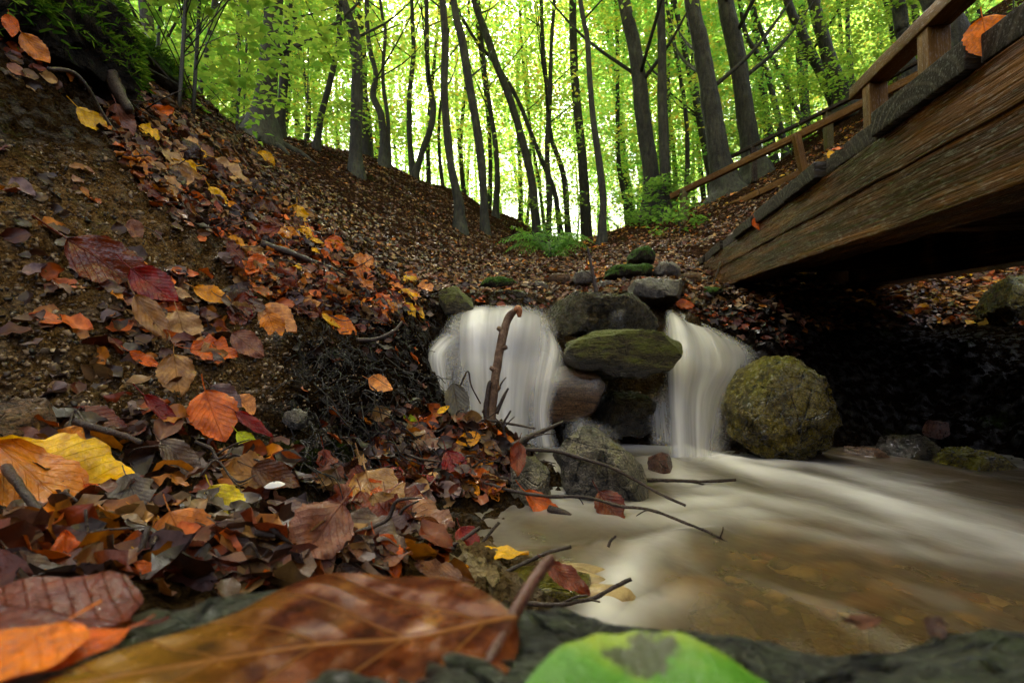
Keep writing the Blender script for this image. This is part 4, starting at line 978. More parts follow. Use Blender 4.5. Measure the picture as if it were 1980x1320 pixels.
def mat_big_leaf():
    t = NT('big_wet_beech_leaf'); uv = t.n('UVMap', uv_map='UVMap').outputs[0]; co = t.coord('Object')
    sx = t.n('SeparateXYZ'); t.l(uv, sx.inputs[0]); U, V = sx.outputs[0], sx.outputs[1]; au = t.math('ABSOLUTE', t.math('SUBTRACT', U, .5))
    n1 = t.noise(co, 7, 6, .62); n2 = t.noise(co, 34, 5, .7); n3 = t.noise(co, 150, 3, .6); n4 = t.noise(co, 3.2, 3, .5)
    fr = t.math('MULTIPLY', t.math('SUBTRACT', V, t.math('MULTIPLY', au, .75)), 5.4)
    side = t.math('ABSOLUTE', t.math('SUBTRACT', t.math('FRACT', t.math('ADD', fr, t.math('MULTIPLY', n4, .25))), .5))
    sv = t.rng(side, .012, .045, 1, 0); mv = t.rng(au, .007, .020, 1, 0); vein = t.math('MAXIMUM', sv, mv)
    c = t.ramp(t.math('ADD', t.math('MULTIPLY', n1, .8), t.math('MULTIPLY', n2, .2)), [(.34, (.012, .003, .002)), (.46, (.058, .012, .003)), (.57, (.14, .036, .006)), (.70, (.32, .14, .015))])
    c = t.mix(t.rng(t.math('ADD', V, t.math('MULTIPLY', n1, .5)), .75, 1.15, 0, .7), c, t.mix(n2, (.16, .075, .008), (.34, .21, .02)))
    c = t.mix(t.rng(n4, .62, .72, 0, .5), c, (.035, .014, .008))
    c = t.mix(t.rng(n2, .68, .74, 0, .7), c, (.02, .008, .004))
    c = t.mix(t.math('MULTIPLY', vein, .55), c, (.30, .13, .04))
    h = t.math('ADD', t.math('MULTIPLY', vein, .8), t.math('ADD', t.math('MULTIPLY', n2, .18), t.math('ADD', t.math('MULTIPLY', n3, .06), t.math('MULTIPLY', side, -1.2))))
    s = t.bsdf(c, t.rng(n2, .3, .7, .08, .30), t.rng(n1, .5, .66, .04, .55), t.bump(h, .7, .006))
    tl = t.n('BsdfTranslucent'); t.l(c, tl.inputs[0])
    return t.done(t.mixs(.15, s, tl.outputs[0]))
def mat_green_leaf():
    t = NT('green_yellow_leaf'); uv = t.n('UVMap', uv_map='UVMap').outputs[0]; co = t.coord('Object')
    sx = t.n('SeparateXYZ'); t.l(uv, sx.inputs[0]); U, V = sx.outputs[0], sx.outputs[1]; au = t.math('ABSOLUTE', t.math('SUBTRACT', U, .5))
    n1 = t.noise(co, 5.5, 5, .6); n2 = t.noise(co, 40, 4, .7)
    c = t.ramp(t.math('ADD', t.math('MULTIPLY', t.math('MULTIPLY', au, 1.7), .6), t.math('MULTIPLY', n1, .5)), [(.38, (.030, .14, .006)), (.62, (.075, .25, .012)), (.78, (.28, .38, .03)), (.92, (.50, .40, .05))])
    du = t.math('DIVIDE', t.math('SUBTRACT', U, .93), .09); dv = t.math('DIVIDE', t.math('SUBTRACT', V, .44), .11); q = t.math('SQRT', t.math('ADD', t.math('MULTIPLY', du, du), t.math('MULTIPLY', dv, dv)))
    q = t.math('ADD', q, t.math('MULTIPLY', t.math('SUBTRACT', t.noise(co, 14, 4, .7), .5), 2.2))
    c = t.mix(t.rng(q, .75, 1.0, .94, 0), c, t.mix(n2, (.02, .025, .012), (.07, .075, .04)))
    mv = t.rng(au, .006, .02, 1, 0); c = t.mix(t.math('MULTIPLY', mv, .7), c, (.40, .42, .12))
    s = t.bsdf(c, t.rng(n2, .3, .7, .2, .4), .5, t.bump(t.math('ADD', n2, t.math('MULTIPLY', n1, 1.5)), .35, .003))
    tl = t.n('BsdfTranslucent'); t.l(c, tl.inputs[0])
    return t.done(t.mixs(.25, s, tl.outputs[0]))
def mat_twig(name='wet_twig', a=(.010, .007, .006), b=(.035, .022, .016), c=(.09, .06, .045), bump=.7, rough=(.2, .5)):
    t = NT(name); co = t.coord('Object'); n1 = t.noise(co, 60, 4, .6); n2 = t.noise(co, 300, 4, .7)
    col = t.ramp(t.math('ADD', t.math('MULTIPLY', n1, .6), t.math('MULTIPLY', n2, .4)), [(.32, a), (.5, b), (.7, c)])
    return t.done(t.bsdf(col, t.rng(n2, .35, .65, rough[0], rough[1]), .28, t.bump(t.math('ADD', n1, n2), bump, .003)))

def leaf_geo(width=.6, curl=.25, fold=.2, wave=.05, seed=0, nu=9, nv=17, twist=.0, lobed=0.0, tip=1.0, stalk=True, hook=0.0, torn=0.0, blade=True, thick=0.0):
    """a leaf one unit long along +x, base at 0, upper side +z: verts, faces (quads), uv"""
    rng = np.random.default_rng(seed)
    v = np.linspace(0, 1, nv)[:, None].repeat(nu, 1); u = np.linspace(-1, 1, nu)[None, :].repeat(nv, 0)
    prof = np.clip(np.sin(np.pi*np.clip(v, 0, 1)**.88), 0, 1)**.72*(1-.30*v*tip)*1.14
    ed = 1+(.05 if nv < 40 else .012)*np.sin(v*52+seed)*np.abs(u)**3+.06*vnoise(np.stack([v*6, np.sign(u)*2.0, 0*v+seed], -1), seed)
    if lobed: ed = ed*(1+lobed*np.sin(v*np.pi*7+.6)*np.abs(u))
    if torn: ed = ed*(1-torn*np.clip(vnoise(np.stack([v*5, np.sign(u)*3, 0*v+seed*1.3], -1), seed+4)-.15, 0, 1)*np.abs(u)**2)
    hw = width/2*prof*ed
    y = u*hw; x = v+.07*np.abs(u)*(v*(1-v))*-1
    z = fold*np.abs(y)+wave*vnoise(np.stack([v*4.2, u*1.6, 0*v+seed*.7], -1), seed+1)+wave*.6*np.abs(u)**2*np.sin(v*15+seed+2*np.sign(u))
    z = z+twist*(v-.5)*y*2
    # roll about the cross axis
    if abs(curl) > 1e-3:
        k = curl*2.2*(1+hook*v); th = k*(v-.35); R = 1/(curl*2.2)
        x2 = np.sin(th)*(R-z); z2 = (R-np.cos(th)*(R-z)); x0 = math.sin(-.35*curl*2.2)*R
        x, z = x2-x0, z2
    V = np.stack([x, y, z], -1).reshape(-1, 3); f = grid_faces(nu, nv); uv = np.stack([(y/width+.5), v], -1).reshape(-1, 2)
    if stalk:
        b = V[nu//2]; L = rng.uniform(.18, .30); s = np.linspace(0, 1, 5)[:, None]; w = .010
        c = b+np.column_stack([-s*L, .05*s**2*rng.uniform(-1, 1), .10*s**2*rng.uniform(-.2, 1)])
        n0 = len(V); sv = np.stack([c+[0, -w, 0], c+[0, 0, w], c+[0, w, 0]], 1).reshape(-1, 3)
        V = np.vstack([V, sv]); f = np.vstack([f, grid_faces(3, 5)+n0]); uv = np.vstack([uv, np.tile([.5, .02], (15, 1))])
    if thick:
        n0 = len(V); V = np.vstack([V, V-[0, 0, thick]]); f = np.vstack([f, f[:, ::-1]+n0]); uv = np.vstack([uv, uv])
    return V, f, uv
COLS = {
 'yellow': (.62, .40, .015), 'gold': (.52, .26, .012), 'ochre': (.36, .15, .02), 'orange': (.40, .115, .014), 'bright_orange': (.55, .20, .02), 'rust': (.22, .055, .012), 'red': (.17, .022, .010),
 'redbrown': (.15, .040, .018), 'brown': (.12, .050, .022), 'darkbrown': (.055, .024, .013), 'salmon': (.46, .19, .085), 'peach': (.50, .26, .13), 'tan': (.30, .185, .095), 'paletan': (.42, .29, .17),
 'rose': (.27, .135, .095), 'violet': (.19, .13, .13), 'greybrown': (.15, .105, .085), 'grey': (.20, .175, .155), 'cream': (.62, .48, .31), 'lime': (.42, .50, .06), 'paleyellow': (.60, .52, .12), 'slate': (.055, .05, .04), 'green': (.10, .30, .02)}
def _vivid(c, k=1.35):
    l = .3*c[0]+.6*c[1]+.1*c[2]; return tuple(max(.004, l+(v-l)*k) for v in c)
COLS = {k: _vivid(v) for k, v in COLS.items()}
for _k in ('brown', 'darkbrown', 'redbrown', 'greybrown', 'rust', 'violet', 'grey', 'rose'): COLS[_k] = tuple(x*.68 for x in COLS[_k])
for _k in ('orange', 'ochre', 'gold', 'peach', 'salmon', 'yellow', 'bright_orange'): COLS[_k] = tuple(x*1.2 for x in COLS[_k])
CNAME = {'yellow': 'yellow', 'gold': 'golden', 'ochre': 'ochre', 'orange': 'orange', 'rust': 'rust red', 'red': 'dark red', 'redbrown': 'reddish brown', 'brown': 'brown', 'darkbrown': 'dark brown', 'salmon': 'salmon coloured',
         'peach': 'peach coloured', 'tan': 'tan', 'paletan': 'pale tan', 'rose': 'rosy brown', 'violet': 'greyish violet', 'greybrown': 'grey brown', 'grey': 'grey'}
LEAF_VARIANTS = []
LEAFMAT = None
def basis(n, ang):
    n = np.asarray(n, float); n = n/np.linalg.norm(n); a = math.radians(ang); d = RIGHT*math.cos(a)+UP*math.sin(a)
    x = d-n*(d @ n); ln = np.linalg.norm(x)
    if ln < .15: x = RIGHT-n*(RIGHT @ n); ln = np.linalg.norm(x)
    x = x/ln; return x, np.cross(n, x), n, max(ln, .35)
def place(me_or_geo, px, py, size_px, ang, col, label, group=None, face=.45, d=None, pos=None, n=None, lift=.004, mat=None, name='fallen_leaf', centre=True):
    h = pos if pos is not None else (hit(px, py) if d is None else P(px, py, d))
    if h is None: return None
    if n is None:
        g = normal(h[0], h[1]); tocam = CAM-h; tocam = tocam/np.linalg.norm(tocam); n = g*(1-face)+tocam*face
    x, y, z, fs = basis(n, ang)
    s = size_px*h[1]/F/max(fs, .6)
    o = None
    if isinstance(me_or_geo, bpy.types.Mesh):
        o = bpy.data.objects.new(name, me_or_geo); COL.objects.link(o)
    else:
        V, f, uv = me_or_geo; o = mesh(name, V, f, mat or LEAFMAT, uv=uv)
    back = (CAM-h)/np.linalg.norm(CAM-h); p = h+back*min(lift, .25*s)+z*.02*s; s *= p[1]/h[1]; p = p-(x*s*.5 if centre else 0)
    o.matrix_basis = Matrix(((x[0]*s, y[0]*s, z[0]*s, p[0]), (x[1]*s, y[1]*s, z[1]*s, p[1]), (x[2]*s, y[2]*s, z[2]*s, p[2]), (0, 0, 0, 1)))
    c = COLS[col]; j = random.uniform(.85, 1.18); o.color = (c[0]*j, c[1]*j*random.uniform(.93, 1.07), c[2]*j, 1)
    return tag(o, label, 'leaf', group)
# px, py, length px, direction of the tip (deg, 0 = right, 90 = up), colour, label, width, curl, fold, face, extra
HERO = [
 (122,922,200,6,'yellow','large bright yellow leaf with dark specks at the far left, lying on orange leaves',.62,.18,.12,.42,{'lobed':.10,'lift':.03}),
 (95,950,210,-6,'ochre','big orange leaf tucked under the large bright yellow leaf',.62,.12,.10,.35,{'lift':.012}),
 (415,806,108,-72,'orange','upright orange beech leaf standing above the lime green leaf',.80,.10,.15,.65,{'lift':.02}),
 (483,862,70,-48,'lime','curled lime green leaf with a brown bite in the dark leaf pile',.62,.45,.3,.6,{'lift':.012,'torn':.5}),
 (436,980,98,-58,'paleyellow','smooth pale yellow green oval leaf beside the salmon veined leaf',.74,.08,.10,.72,{'lift':.025}),
 (358,1048,128,-66,'salmon','salmon orange leaf with strong straight veins in the lower left pile',.80,.12,.18,.72,{'lift':.02}),
 (462,1058,122,-50,'greybrown','grey brown veined leaf lying right of the salmon leaf',.62,.14,.2,.62,{'lift':.016}),
 (612,1040,104,-118,'rose','crumpled rosy brown leaf with dark folded ribs beside the white shell piece',.74,.3,.25,.6,{'lift':.02,'wave':.10}),
 (560,1000,112,-30,'violet','greyish violet wet leaf behind the rosy brown crumpled one',.58,.2,.2,.5,{'lift':.014}),
 (318,1092,95,-32,'yellow','narrow folded yellow leaf poking out left of the salmon leaf foot',.24,.2,.5,.5,{'lift':.012}),
 (388,1106,52,-38,'yellow','little yellow leaf edge under the foot of the salmon leaf',.36,.2,.3,.5,{'lift':.012}),
 (972,1073,100,-1,'yellow','bright yellow leaf floating flat by the shore twigs',.62,.02,.05,.0,{'d':.635,'lift':.012,'flat':1}),
 (880,1099,42,15,'gold','small curled golden leaf at the shore left of the floating yellow leaf',.5,.5,.3,.4,{'lift':.012}),
 (1098,1120,86,-48,'rust','rusty brown leaf on the sunken slab right of the reddish stalk',.46,.1,.15,.6,{'d':.55,'lift':.004}),
 (1182,985,66,-60,'redbrown','wet red brown leaf hanging from the long twig over the pool',.72,.35,.3,.75,{'d':.90,'torn':.5}),
 (1052,985,92,-52,'orange','orange brown leaf draped over the twig at the debris edge',.42,.35,.35,.6,{'d':.93,'lift':.012}),
 (1098,1022,60,-35,'tan','tan tail of a leaf trailing in the water below the draped one',.42,.2,.2,.3,{'d':.89,'lift':.0}),
 (228,528,180,-27,'redbrown','long reddish brown leaf jutting out over the pale soil on the left bank',.50,.12,.35,.62,{'lift':.045}),
 (300,556,96,-30,'red','dark red leaf under the tip of the long reddish brown one',.6,.3,.3,.55,{'lift':.03}),
 (345,574,64,-14,'cream','cream coloured leaf with tiny holes right of the long reddish brown leaf',.42,.1,.15,.6,{'lift':.035}),
 (412,572,62,-12,'gold','glowing golden orange leaf right of the cream coloured leaf',.5,.3,.3,.5,{'lift':.02}),
 (296,618,110,-52,'tan','tan skeleton like veined leaf hanging below the long reddish brown leaf',.42,.2,.25,.7,{'lift':.025}),
 (355,640,82,-70,'paletan','pale crumpled tan leaf beside the skeleton like leaf',.85,.25,.2,.75,{'lift':.03,'wave':.12}),
 (342,728,88,-82,'tan','pale brown crumpled leaf hanging alone on the soil above the orange upright leaf',.72,.25,.25,.75,{'lift':.025,'wave':.1}),
 (285,700,70,-25,'orange','thin orange edge of a curled leaf left of the hanging pale brown leaf',.28,.5,.5,.6,{'lift':.016}),
 (538,620,78,-28,'peach','broad peach coloured leaf lit brightly in the middle of the bank',.78,.15,.15,.6,{'lift':.025}),
 (528,632,58,-68,'ochre','ochre leaf lying on the broad peach coloured leaf',.82,.15,.2,.75,{'lift':.05}),
 (480,668,72,-35,'rose','rosy leaf with dry brown patch under the broad peach leaf',.66,.15,.15,.65,{'lift':.014}),
 (183,240,66,-32,'yellow','yellow leaf with brown holes on the dark upper left bank',.5,.2,.3,.6,{'lift':.03,'torn':.5}),
 (236,238,66,-62,'rose','pale rosy leaf next to the holed yellow leaf on the upper left bank',.66,.2,.2,.7,{'lift':.03}),
 (424,385,52,-38,'yellow','upper of two yellow leaves touching end to end on the litter slope',.46,.15,.3,.6,{'lift':.03}),
 (458,410,46,-42,'gold','lower of two yellow leaves touching end to end on the litter slope',.42,.2,.3,.6,{'lift':.03}),
 (514,310,32,-15,'yellow','small folded yellow leaf like a tent below the thick beech roots',.7,.1,.8,.4,{'lift':.04}),
 (591,455,32,-25,'yellow','small yellow leaf above a second one in the orange litter band',.6,.2,.3,.6,{'lift':.02}),
 (612,492,30,-50,'yellow','small yellow leaf below another one in the orange litter band',.5,.2,.3,.6,{'lift':.02}),
 (262,447,48,-70,'rose','rosy brown leaf stuck edge on in the bare sandy soil',.62,.3,.3,.7,{'lift':.02}),
 (70,98,56,-38,'ochre','ochre leaf lying against the mossy earth hump at the upper left',.62,.3,.2,.6,{'d':1.2}),
 (20,52,46,-80,'orange','orange brown leaf at the top left edge on the mossy hump',.6,.25,.3,.6,{'d':1.18}),
 (884,782,78,-80,'slate','dark slate coloured leaf hanging on a forked twig before the left cascade',.55,.1,.25,.75,{'d':1.12}),
 (858,792,26,35,'yellow','scrap of yellow leaf beside the hanging slate coloured leaf',.5,.2,.2,.6,{'d':1.11}),
 (792,808,30,-20,'lime','little green yellow leaf on the black roots left of the cascade foot',.5,.2,.2,.6,{'lift':.02}),
 (436,775,76,-38,'violet','violet grey leaf behind the upright orange leaf',.7,.15,.2,.65,{'lift':.012}),
 (475,785,52,-50,'peach','peach leaf with a rosy twin right of the upright orange leaf',.8,.3,.3,.65,{'lift':.02}),
 (490,822,82,-28,'red','dark red blade of a leaf behind the lime green leaf',.28,.2,.4,.6,{'lift':.016}),
 (318,800,100,-40,'red','long dark red leaf left of the upright orange leaf',.26,.2,.5,.6,{'lift':.012}),
 (190,825,115,-12,'redbrown','dark reddish leaf with fine pale veins above the big yellow leaf',.62,.2,.2,.5,{'lift':.012}),
 (125,865,66,60,'ochre','small orange leaf standing just above the big yellow leaf',.7,.2,.3,.6,{'lift':.03}),
 (350,893,112,-42,'greybrown','mauve brown leaf shaped like a roof over a dark hollow',.46,.12,.6,.55,{'lift':.03}),
 (262,960,90,-68,'grey','lobed grey oak like leaf in the dark hollow right of the yellow leaf',.62,.2,.25,.65,{'lift':.016,'lobed':.22}),
 (472,918,74,-160,'tan','crumpled tan leaf in the pile above the pale yellow green leaf',.8,.4,.3,.6,{'lift':.02,'wave':.14}),
 (535,925,100,-22,'brown','dull brown folded leaf right of the crumpled tan leaf',.55,.2,.5,.5,{'lift':.014}),
 (290,1010,80,-42,'gold','golden leaf edge behind the stalk of the salmon leaf',.4,.1,.4,.5,{'lift':.01}),
 (175,960,50,-70,'orange','small bright orange leaf under the right end of the yellow leaf',.8,.3,.3,.6,{'lift':.02}),
 (128,1082,74,84,'orange','upright orange leaf in the strip above the lower left corner leaves',.6,.3,.3,.6,{'lift':.012}),
 (222,1088,150,-10,'ochre','broad ochre leaf with a pale underside below the dark twig',.34,.12,.3,.4,{'lift':.014}),
 (300,1112,130,-12,'orange','long flat orange leaf under the narrow yellow one',.32,.1,.2,.4,{'lift':.006}),
 (450,1118,130,0,'rust','long rust red leaf lying along the back of the foreground slab',.26,.15,.2,.4,{'lift':.008}),
 (545,1108,46,-90,'ochre','small ochre leaf standing behind the back edge of the big leaf',.66,.2,.3,.6,{'lift':.012}),
 (60,1110,110,-60,'greybrown','wet grey leaf with a brown half at the lower left edge',.5,.1,.25,.5,{'lift':.012}),
 (845,1108,95,175,'rose','reddish curled leaf with toothed edge just behind the big leaf',.5,.3,.2,.45,{'lift':.014,'lobed':.1}),
 (905,1045,44,-75,'red','dark red leaf spiked on twigs at the shore',.8,.2,.3,.6,{'d':.71,'torn':.3}),
 (735,745,50,-20,'peach','peach leaf caught on the black roots below the litter band',.7,.3,.3,.6,{'lift':.03}),
 (665,632,58,-30,'bright_orange','bright orange leaf on the lit litter edge above the black roots',.6,.2,.2,.6,{'lift':.03}),
 (640,622,46,-35,'yellow','narrow yellow orange leaf beside the bright orange one on the litter edge',.3,.2,.3,.6,{'lift':.03}),
 (810,840,66,-10,'rose','rosy leaf with clear ribs on top of the debris heap',.6,.2,.25,.5,{'lift':.03}),
 (880,905,66,-70,'red','glossy red leaf in the dark debris heap',.66,.3,.3,.6,{'lift':.02}),
 (905,850,50,-160,'gold','golden scrap on the debris heap under the stick',.6,.3,.3,.5,{'lift':.02}),
 (1000,890,60,-100,'rust','reddish leaf against the grey stone of the debris heap',.45,.3,.3,.6,{'d':.93}),
 (1908,74,84,-78,'bright_orange','bright orange leaf standing upright on the bridge planks near the top right',.86,.12,.1,.80,{'d':.755,'lift':0}),
 (1628,288,40,22,'orange','red orange leaf lying on the third plank end of the bridge',.5,.2,.2,.3,{'d':1.265,'lift':.0}),
 (1605,300,18,-110,'yellow','little yellow leaf below the red orange one on the bridge',.7,.2,.2,.6,{'d':1.335,'lift':.0}),
 (1465,435,30,-70,'orange','orange leaf stuck on the side of the bridge beam near its far end',.6,.2,.2,.6,{'d':2.03,'lift':.0}),
 (1325,590,36,-20,'orange','orange leaf at the dark foot of the beam right of the rocks',.6,.3,.2,.5,{'lift':.02}),
 (1668,1206,70,8,'rose','curled brown leaf lying on the slab edge at the lower right',.42,.5,.4,.45,{'d':.165,'lift':.0}),
 (1808,1212,34,60,'greybrown','crumpled scrap of leaf on the slab edge right of the curled brown leaf',.8,.6,.4,.5,{'d':.165,'lift':.0,'wave':.15}),
 (1640,1200,40,150,'darkbrown','dark leaf stalk end leaning on the curled brown leaf of the slab edge',.2,.4,.4,.5,{'d':.164,'lift':.0}),
]
def stalked(o, pts, r0, r1, mat):
    g = Geo(); g.tube(pts, np.linspace(r0, r1, len(pts)), 10, 24, .1, 3, 200)
    V = np.vstack(g.v); inv = np.linalg.inv(np.array(o.matrix_basis)); Vl = (np.column_stack([V, np.ones(len(V))]) @ inv.T)[:, :3]
    fc = [q for f in g.f for q in f.tolist()]
    me = bpy.data.meshes.new('stalk'); me.from_pydata(Vl.tolist(), [], fc); me.polygons.foreach_set('use_smooth', np.ones(len(me.polygons), bool)); me.materials.append(mat)
    c = bpy.data.objects.new('stalk', me); COL.objects.link(c); c.parent = o; return c
def build_hero_leaves():
    global LEAFMAT
    LEAFMAT = mat_leaf()
    for i, (px, py, L, a, col, lab, w, cu, fo, face, ex) in enumerate(HERO):
        g = leaf_geo(w, cu, fo, ex.get('wave', .05), 300+i, 13, 25, random.uniform(-.15, .15), ex.get('lobed', 0), 1, True, 0, ex.get('torn', 0))
        kw = {}
        if 'flat' in ex: kw['n'] = np.array([0, -.06, 1.0])
        place(g, px, py, L, a, col, lab, None, face, ex.get('d'), None, lift=ex.get('lift', .004)+(.016 if (py > 740 and px < 660 and 'd' not in ex) else 0), **kw)
    # the big leaf across the bottom, seen from just above
    m = mat_big_leaf()
    base = P(1002, 1218, .156); base[2] = .171
    ax = P(60, 1345, .126)-base; ax[2] = .002; L = np.linalg.norm(ax); x = ax/L
    n = np.array([-.03, -.03, 1.0]); n /= np.linalg.norm(n); x = x-n*(x @ n); x /= np.linalg.norm(x); y = np.cross(n, x)
    V, f, uv = leaf_geo(.70, -.02, .0, .022, 901, 61, 111, .1, 0, .9, False, thick=.002)
    o = mesh('fallen_leaf', V, f, m, uv=uv); p = base+n*.006
    o.matrix_basis = Matrix([[x[k]*L*1.06, y[k]*L*1.06, n[k]*L*1.06, p[k]] for k in range(3)]+[[0, 0, 0, 1]])
    tag(o, 'huge wet red brown beech leaf with pale veins across the bottom', 'leaf')
    red = mat_twig('reddish_stalk', (.03, .010, .007), (.07, .025, .018), (.13, .06, .045), .4)
    g = Geo(); g.tube([P(905, 1345, .130), P(952, 1268, .142), P(990, 1198, .158), P(1020, 1140, .172), P(1048, 1100, .180), P(1066, 1078, .184)], [.0016, .0018, .0019, .0020, .0021, .0018], 12, 40, .12, 5, 260); tag(g.build('twig', red, None, P(990, 1198, .158)), 'thick blurred reddish twig rising past the right end of the huge wet leaf', 'twig')
    # green leaf on the slab
    m = mat_green_leaf(); base = P(950, 1450, .104); base[2] = .178; ax = P(1690, 1430, .107)-base; ax[2] = 0; L = np.linalg.norm(ax); x = ax/L
    n = np.array([.05, -.30, 1.0]); n /= np.linalg.norm(n); x = x-n*(x @ n); x /= np.linalg.norm(x); y = np.cross(n, x)
    V, f, uv = leaf_geo(.78, -.10, .04, .03, 902, 41, 71, .0, 0, .5, False, thick=.002)
    o = mesh('fallen_leaf', V, f, m, uv=uv); p = base+n*.003+np.array([0, -.012, 0])
    o.matrix_basis = Matrix([[x[k]*L, y[k]*L, n[k]*L, p[k]] for k in range(3)]+[[0, 0, 0, 1]])
    tag(o, 'glossy green and yellow leaf with a dark rotten patch at the bottom edge', 'leaf')
    # wet leaves in the lower left corner
    for (b, t, w, col, lab, cu, z0, sd) in [((255,1215),(-130,1190),.62,'redbrown','wet dark rust leaf flat on the slab in the lower left corner',-.01,.166,903),
                                  ((250,1232),(-20,1345),.46,'orange','wet orange leaf overlapping the dark rust one in the corner',-.02,.170,904),
                                  ((130,1222),(-160,1400),.80,'bright_orange','bright orange leaf filling the extreme lower left corner',-.02,.174,905)]:
        rb, rt = ray(*b), ray(*t); base = CAM+rb*((CZ-z0)/(-rb[2])); tip = CAM+rt*((CZ-z0)/(-rt[2])); ax = tip-base; L = np.linalg.norm(ax); x = ax/L; n = np.array([0, -.1, 1.0]); n -= x*(n @ x); n /= np.linalg.norm(n); y = np.cross(n, x)
        V, f, uv = leaf_geo(w, cu, .03, .03, sd, 31, 51, 0, 0, .8, True)
        o = mesh('fallen_leaf', V, f, LEAFMAT, uv=uv); p = base+n*.003
        o.matrix_basis = Matrix([[x[k]*L, y[k]*L, n[k]*L, p[k]] for k in range(3)]+[[0, 0, 0, 1]]); c = COLS[col]; o.color = (*c, 1); tag(o, lab, 'leaf')

ZONES = [ # name, pixel polygon, count of single leaves, size range px, colours, extra face
 ('on the litter ridge of the upper left bank', [(190,150),(330,230),(560,400),(640,430),(560,470),(430,460),(330,420),(220,300)], 62, (26,60), ['redbrown','brown','rose','tan','orange','rust','brown','darkbrown','paletan','yellow','ochre'], .45),
 ('in the orange litter band running down to the falls', [(430,440),(560,420),(700,500),(830,550),(845,585),(790,615),(690,625),(590,610),(480,560)], 78, (22,48), ['orange','redbrown','tan','peach','rust','ochre','salmon','orange','gold','yellow','redbrown'], .5),
 ('around the long reddish leaf of the left bank', [(200,480),(330,520),(470,560),(480,640),(400,700),(250,680),(230,600)], 20, (34,70), ['rose','tan','redbrown','greybrown','red','orange','grey'], .5),
 ('in the big leaf pile at the lower left', [(20,850),(250,790),(500,860),(640,900),(800,980),(880,1080),(760,1120),(480,1130),(200,1160),(0,1150)], 44, (52,104), ['brown','darkbrown','redbrown','rust','violet','orange','greybrown','rose','darkbrown','tan'], .45),
 ('on the dark debris heap before the left cascade', [(760,800),(860,800),(1000,850),(1010,940),(900,960),(780,950),(690,900)], 44, (24,50), ['rust','red','darkbrown','redbrown','orange','gold','ochre','brown'], .5),
]
def inside(poly, x, y):
    c = False; j = len(poly)-1
    for i in range(len(poly)):
        if (poly[i][1] > y) != (poly[j][1] > y) and x < (poly[j][0]-poly[i][0])*(y-poly[i][1])/(poly[j][1]-poly[i][1])+poly[i][0]: c = not c
        j = i
    return c
